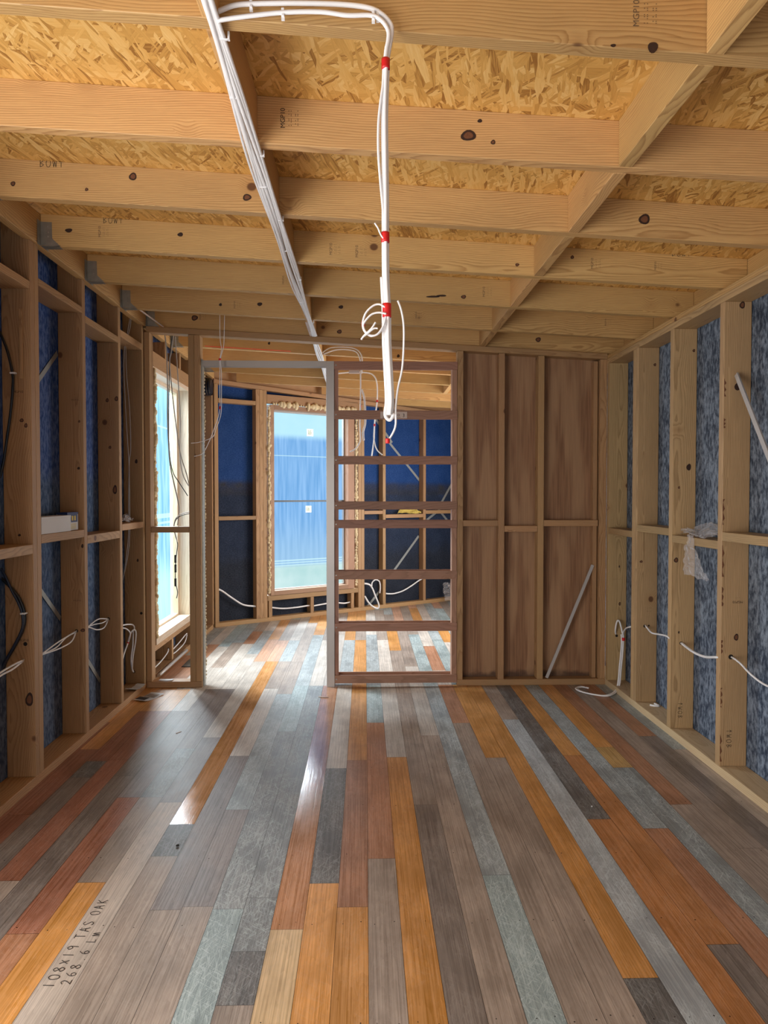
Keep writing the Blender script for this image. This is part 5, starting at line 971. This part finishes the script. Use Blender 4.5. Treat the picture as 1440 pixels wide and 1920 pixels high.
# papers on the floor
def paper(name, loc, sx, sy, rz, lab, curl=.012):
    b4 = new_bm(); n = 8; g_ = []
    for i in range(n+1):
        g_.append([b4.verts.new(((i/n-.5)*sx, (j/3-.5)*sy, 0.0015+curl*(1-math.cos((i/n-.5)*2.6))+0.004*(i % 2)*(curl > .02))) for j in range(4)])
    for i in range(n):
        for j in range(3): b4.faces.new((g_[i][j], g_[i+1][j], g_[i+1][j+1], g_[i][j+1]))
    ob = mk(name, b4, M_white); ob.location = loc; ob.rotation_euler = (0, 0, rz); tag(ob, lab, 'paper')
    md = ob.modifiers.new('thickness', 'SOLIDIFY'); md.thickness = 0.0008
    return ob
pp = paper('leaflet', (-1.53, 5.03, 0), 0.20, 0.11, 1.2, 'folded printed leaflet on the floor beside the left bottom plate')
b4 = new_bm(); bx(b4, -0.085, -0.03, -0.03, 0.05, 0.0115, 0.0125); mk('printed_block', b4, M_ink, pp)
for k in range(5):
    b4 = new_bm(); bx(b4, 0.0+k*0.014, 0.006+k*0.014, -0.045, 0.045, 0.006+.001*k, 0.0068+.001*k); mk('printed_line', b4, M_inkb, pp)
paper('crumpled_paper', (-1.645, 5.10, 0.047), 0.15, 0.07, 1.3, 'crumpled paper scrap on the left bottom plate by the partition', curl=.022)
paper('card_offcut', (-1.49, 5.33, 0.047), 0.10, 0.045, 0.0, 'small flat card offcut on the bottom plate of the narrow panel', curl=.004)
# timber offcut and vent under the left window
b4 = new_bm(); tube(b4, [(-1.602, 5.52, 0.034), (-1.602, 5.95, 0.037), (-1.602, 6.38, 0.040)], 0.014, seg=12, n=2)
tag(mk('grey_rod', b4, M_bar), 'grey rod lying against the bottom plate under the left window', 'rod')
b4 = new_bm(); bx(b4, -1.53, -1.44, 5.92, 6.20, 0.0005, 0.006, bev=.001)
vt = tag(mk('floor_vent', b4, M_rubber), 'small black floor vent beyond the narrow panel', 'vent')
b4 = new_bm()
for k in range(8): bx(b4, -1.525, -1.445, 5.94+k*0.03, 5.95+k*0.03, 0.0062, 0.0085)
mk('vent_slat', b4, M_steel, vt)
# black duct end high in the left wall of the far room
dc = Vector(DUCT[0]); rt_ = empty('flexible_duct', dc, 'black flexible duct end high in the far left corner', 'duct')
b4 = new_bm()
for k in range(7):
    r = 0.088 if k % 2 else 0.096; bmesh.ops.create_cone(b4, cap_ends=(k == 0), segments=24, radius1=r, radius2=0.096 if k % 2 else 0.088, depth=0.014, matrix=Matrix.Translation((-0.04+k*0.014, -0.02, -0.09))@Matrix.Rotation(PI/2, 4, 'Y'))
mk('duct_sleeve', b4, M_rubber, rt_)
b4 = new_bm(); bmesh.ops.create_cone(b4, cap_ends=True, segments=24, radius1=0.080, radius2=0.080, depth=0.01, matrix=Matrix.Translation((0.045, -0.02, -0.09))@Matrix.Rotation(PI/2, 4, 'Y')); mk('duct_cap', b4, M_black, rt_)
# leaning bars
def bar(a, b_, w_, lab, name='metal_bar', m=M_bar, nrm=(0, -1, 0), th=0.008):
    a = Vector(a); b_ = Vector(b_); t_ = (b_-a).normalized(); s = t_.cross(Vector(nrm)).normalized()*w_/2; nn = t_.cross(s).normalized()*th
    b4 = new_bm(); vs = [b4.verts.new(p) for p in (a-s, a+s, b_+s, b_-s, a-s+nn, a+s+nn, b_+s+nn, b_-s+nn)]
    for q_ in ((0, 1, 2, 3), (7, 6, 5, 4), (0, 4, 5, 1), (1, 5, 6, 2), (2, 6, 7, 3), (3, 7, 4, 0)): b4.faces.new([vs[i] for i in q_])
    return tag(mk(name, b4, m, origin=tuple(a)), lab, 'bar')
bar((1.372, 5.300, 0.052), (1.722, 5.312, 0.905), 0.022, 'grey metal bar leaning diagonally on the plywood of the partition')
bar((1.562, 1.632, 0.012), (1.868, 3.546, 2.045), 0.024, 'long grey metal bar leaning on the bark edged stud at the right edge', nrm=(-1, -0.2, 0))
# small debris
for i, (p, l, s) in enumerate(((SCRAP[0], 'thin pale wood sliver on the dark boards left of centre', 0.04), (SCRAP[1], 'small dark lump on the floor boards left of centre', 0.016), (SCRAP[3], 'tiny white crumb on the dark board at right', 0.010), ((0.0, 0, 0), '', 0))):
    if not s: continue
    b4 = new_bm()
    if i == 0: bx(b4, -.004, .004, -s/2, s/2, 0.0006, .003)
    else: bmesh.ops.create_icosphere(b4, subdivisions=1, radius=s*.45, matrix=Matrix.Translation((0, 0, s*.36))@Matrix.Diagonal((1, 1.2, .75, 1)))
    ob = mk('wood_scrap' if i == 0 else 'debris_lump', b4, (M_label, M_hole, M_white)[min(i, 2)]); ob.location = p; ob.rotation_euler = (0, 0, -0.5); tag(ob, l, 'debris')
b4 = new_bm(); tube(b4, [(-0.33, 5.02, 0.003), (-0.30, 5.0, 0.004), (-0.26, 5.0, 0.003)], .004, n=3); tag(mk('wood_shaving', b4, M_label), 'pale curled shaving on the orange board before the door frame', 'debris')
b4 = new_bm(); tube(b4, [(1.88, 4.60, 0.05), (1.90, 4.57, 0.053), (1.93, 4.58, 0.05), (1.92, 4.63, 0.05)], .006, n=4); tag(mk('cable_offcut', b4, M_cable), 'short white cable offcut on the right bottom plate', 'cable')
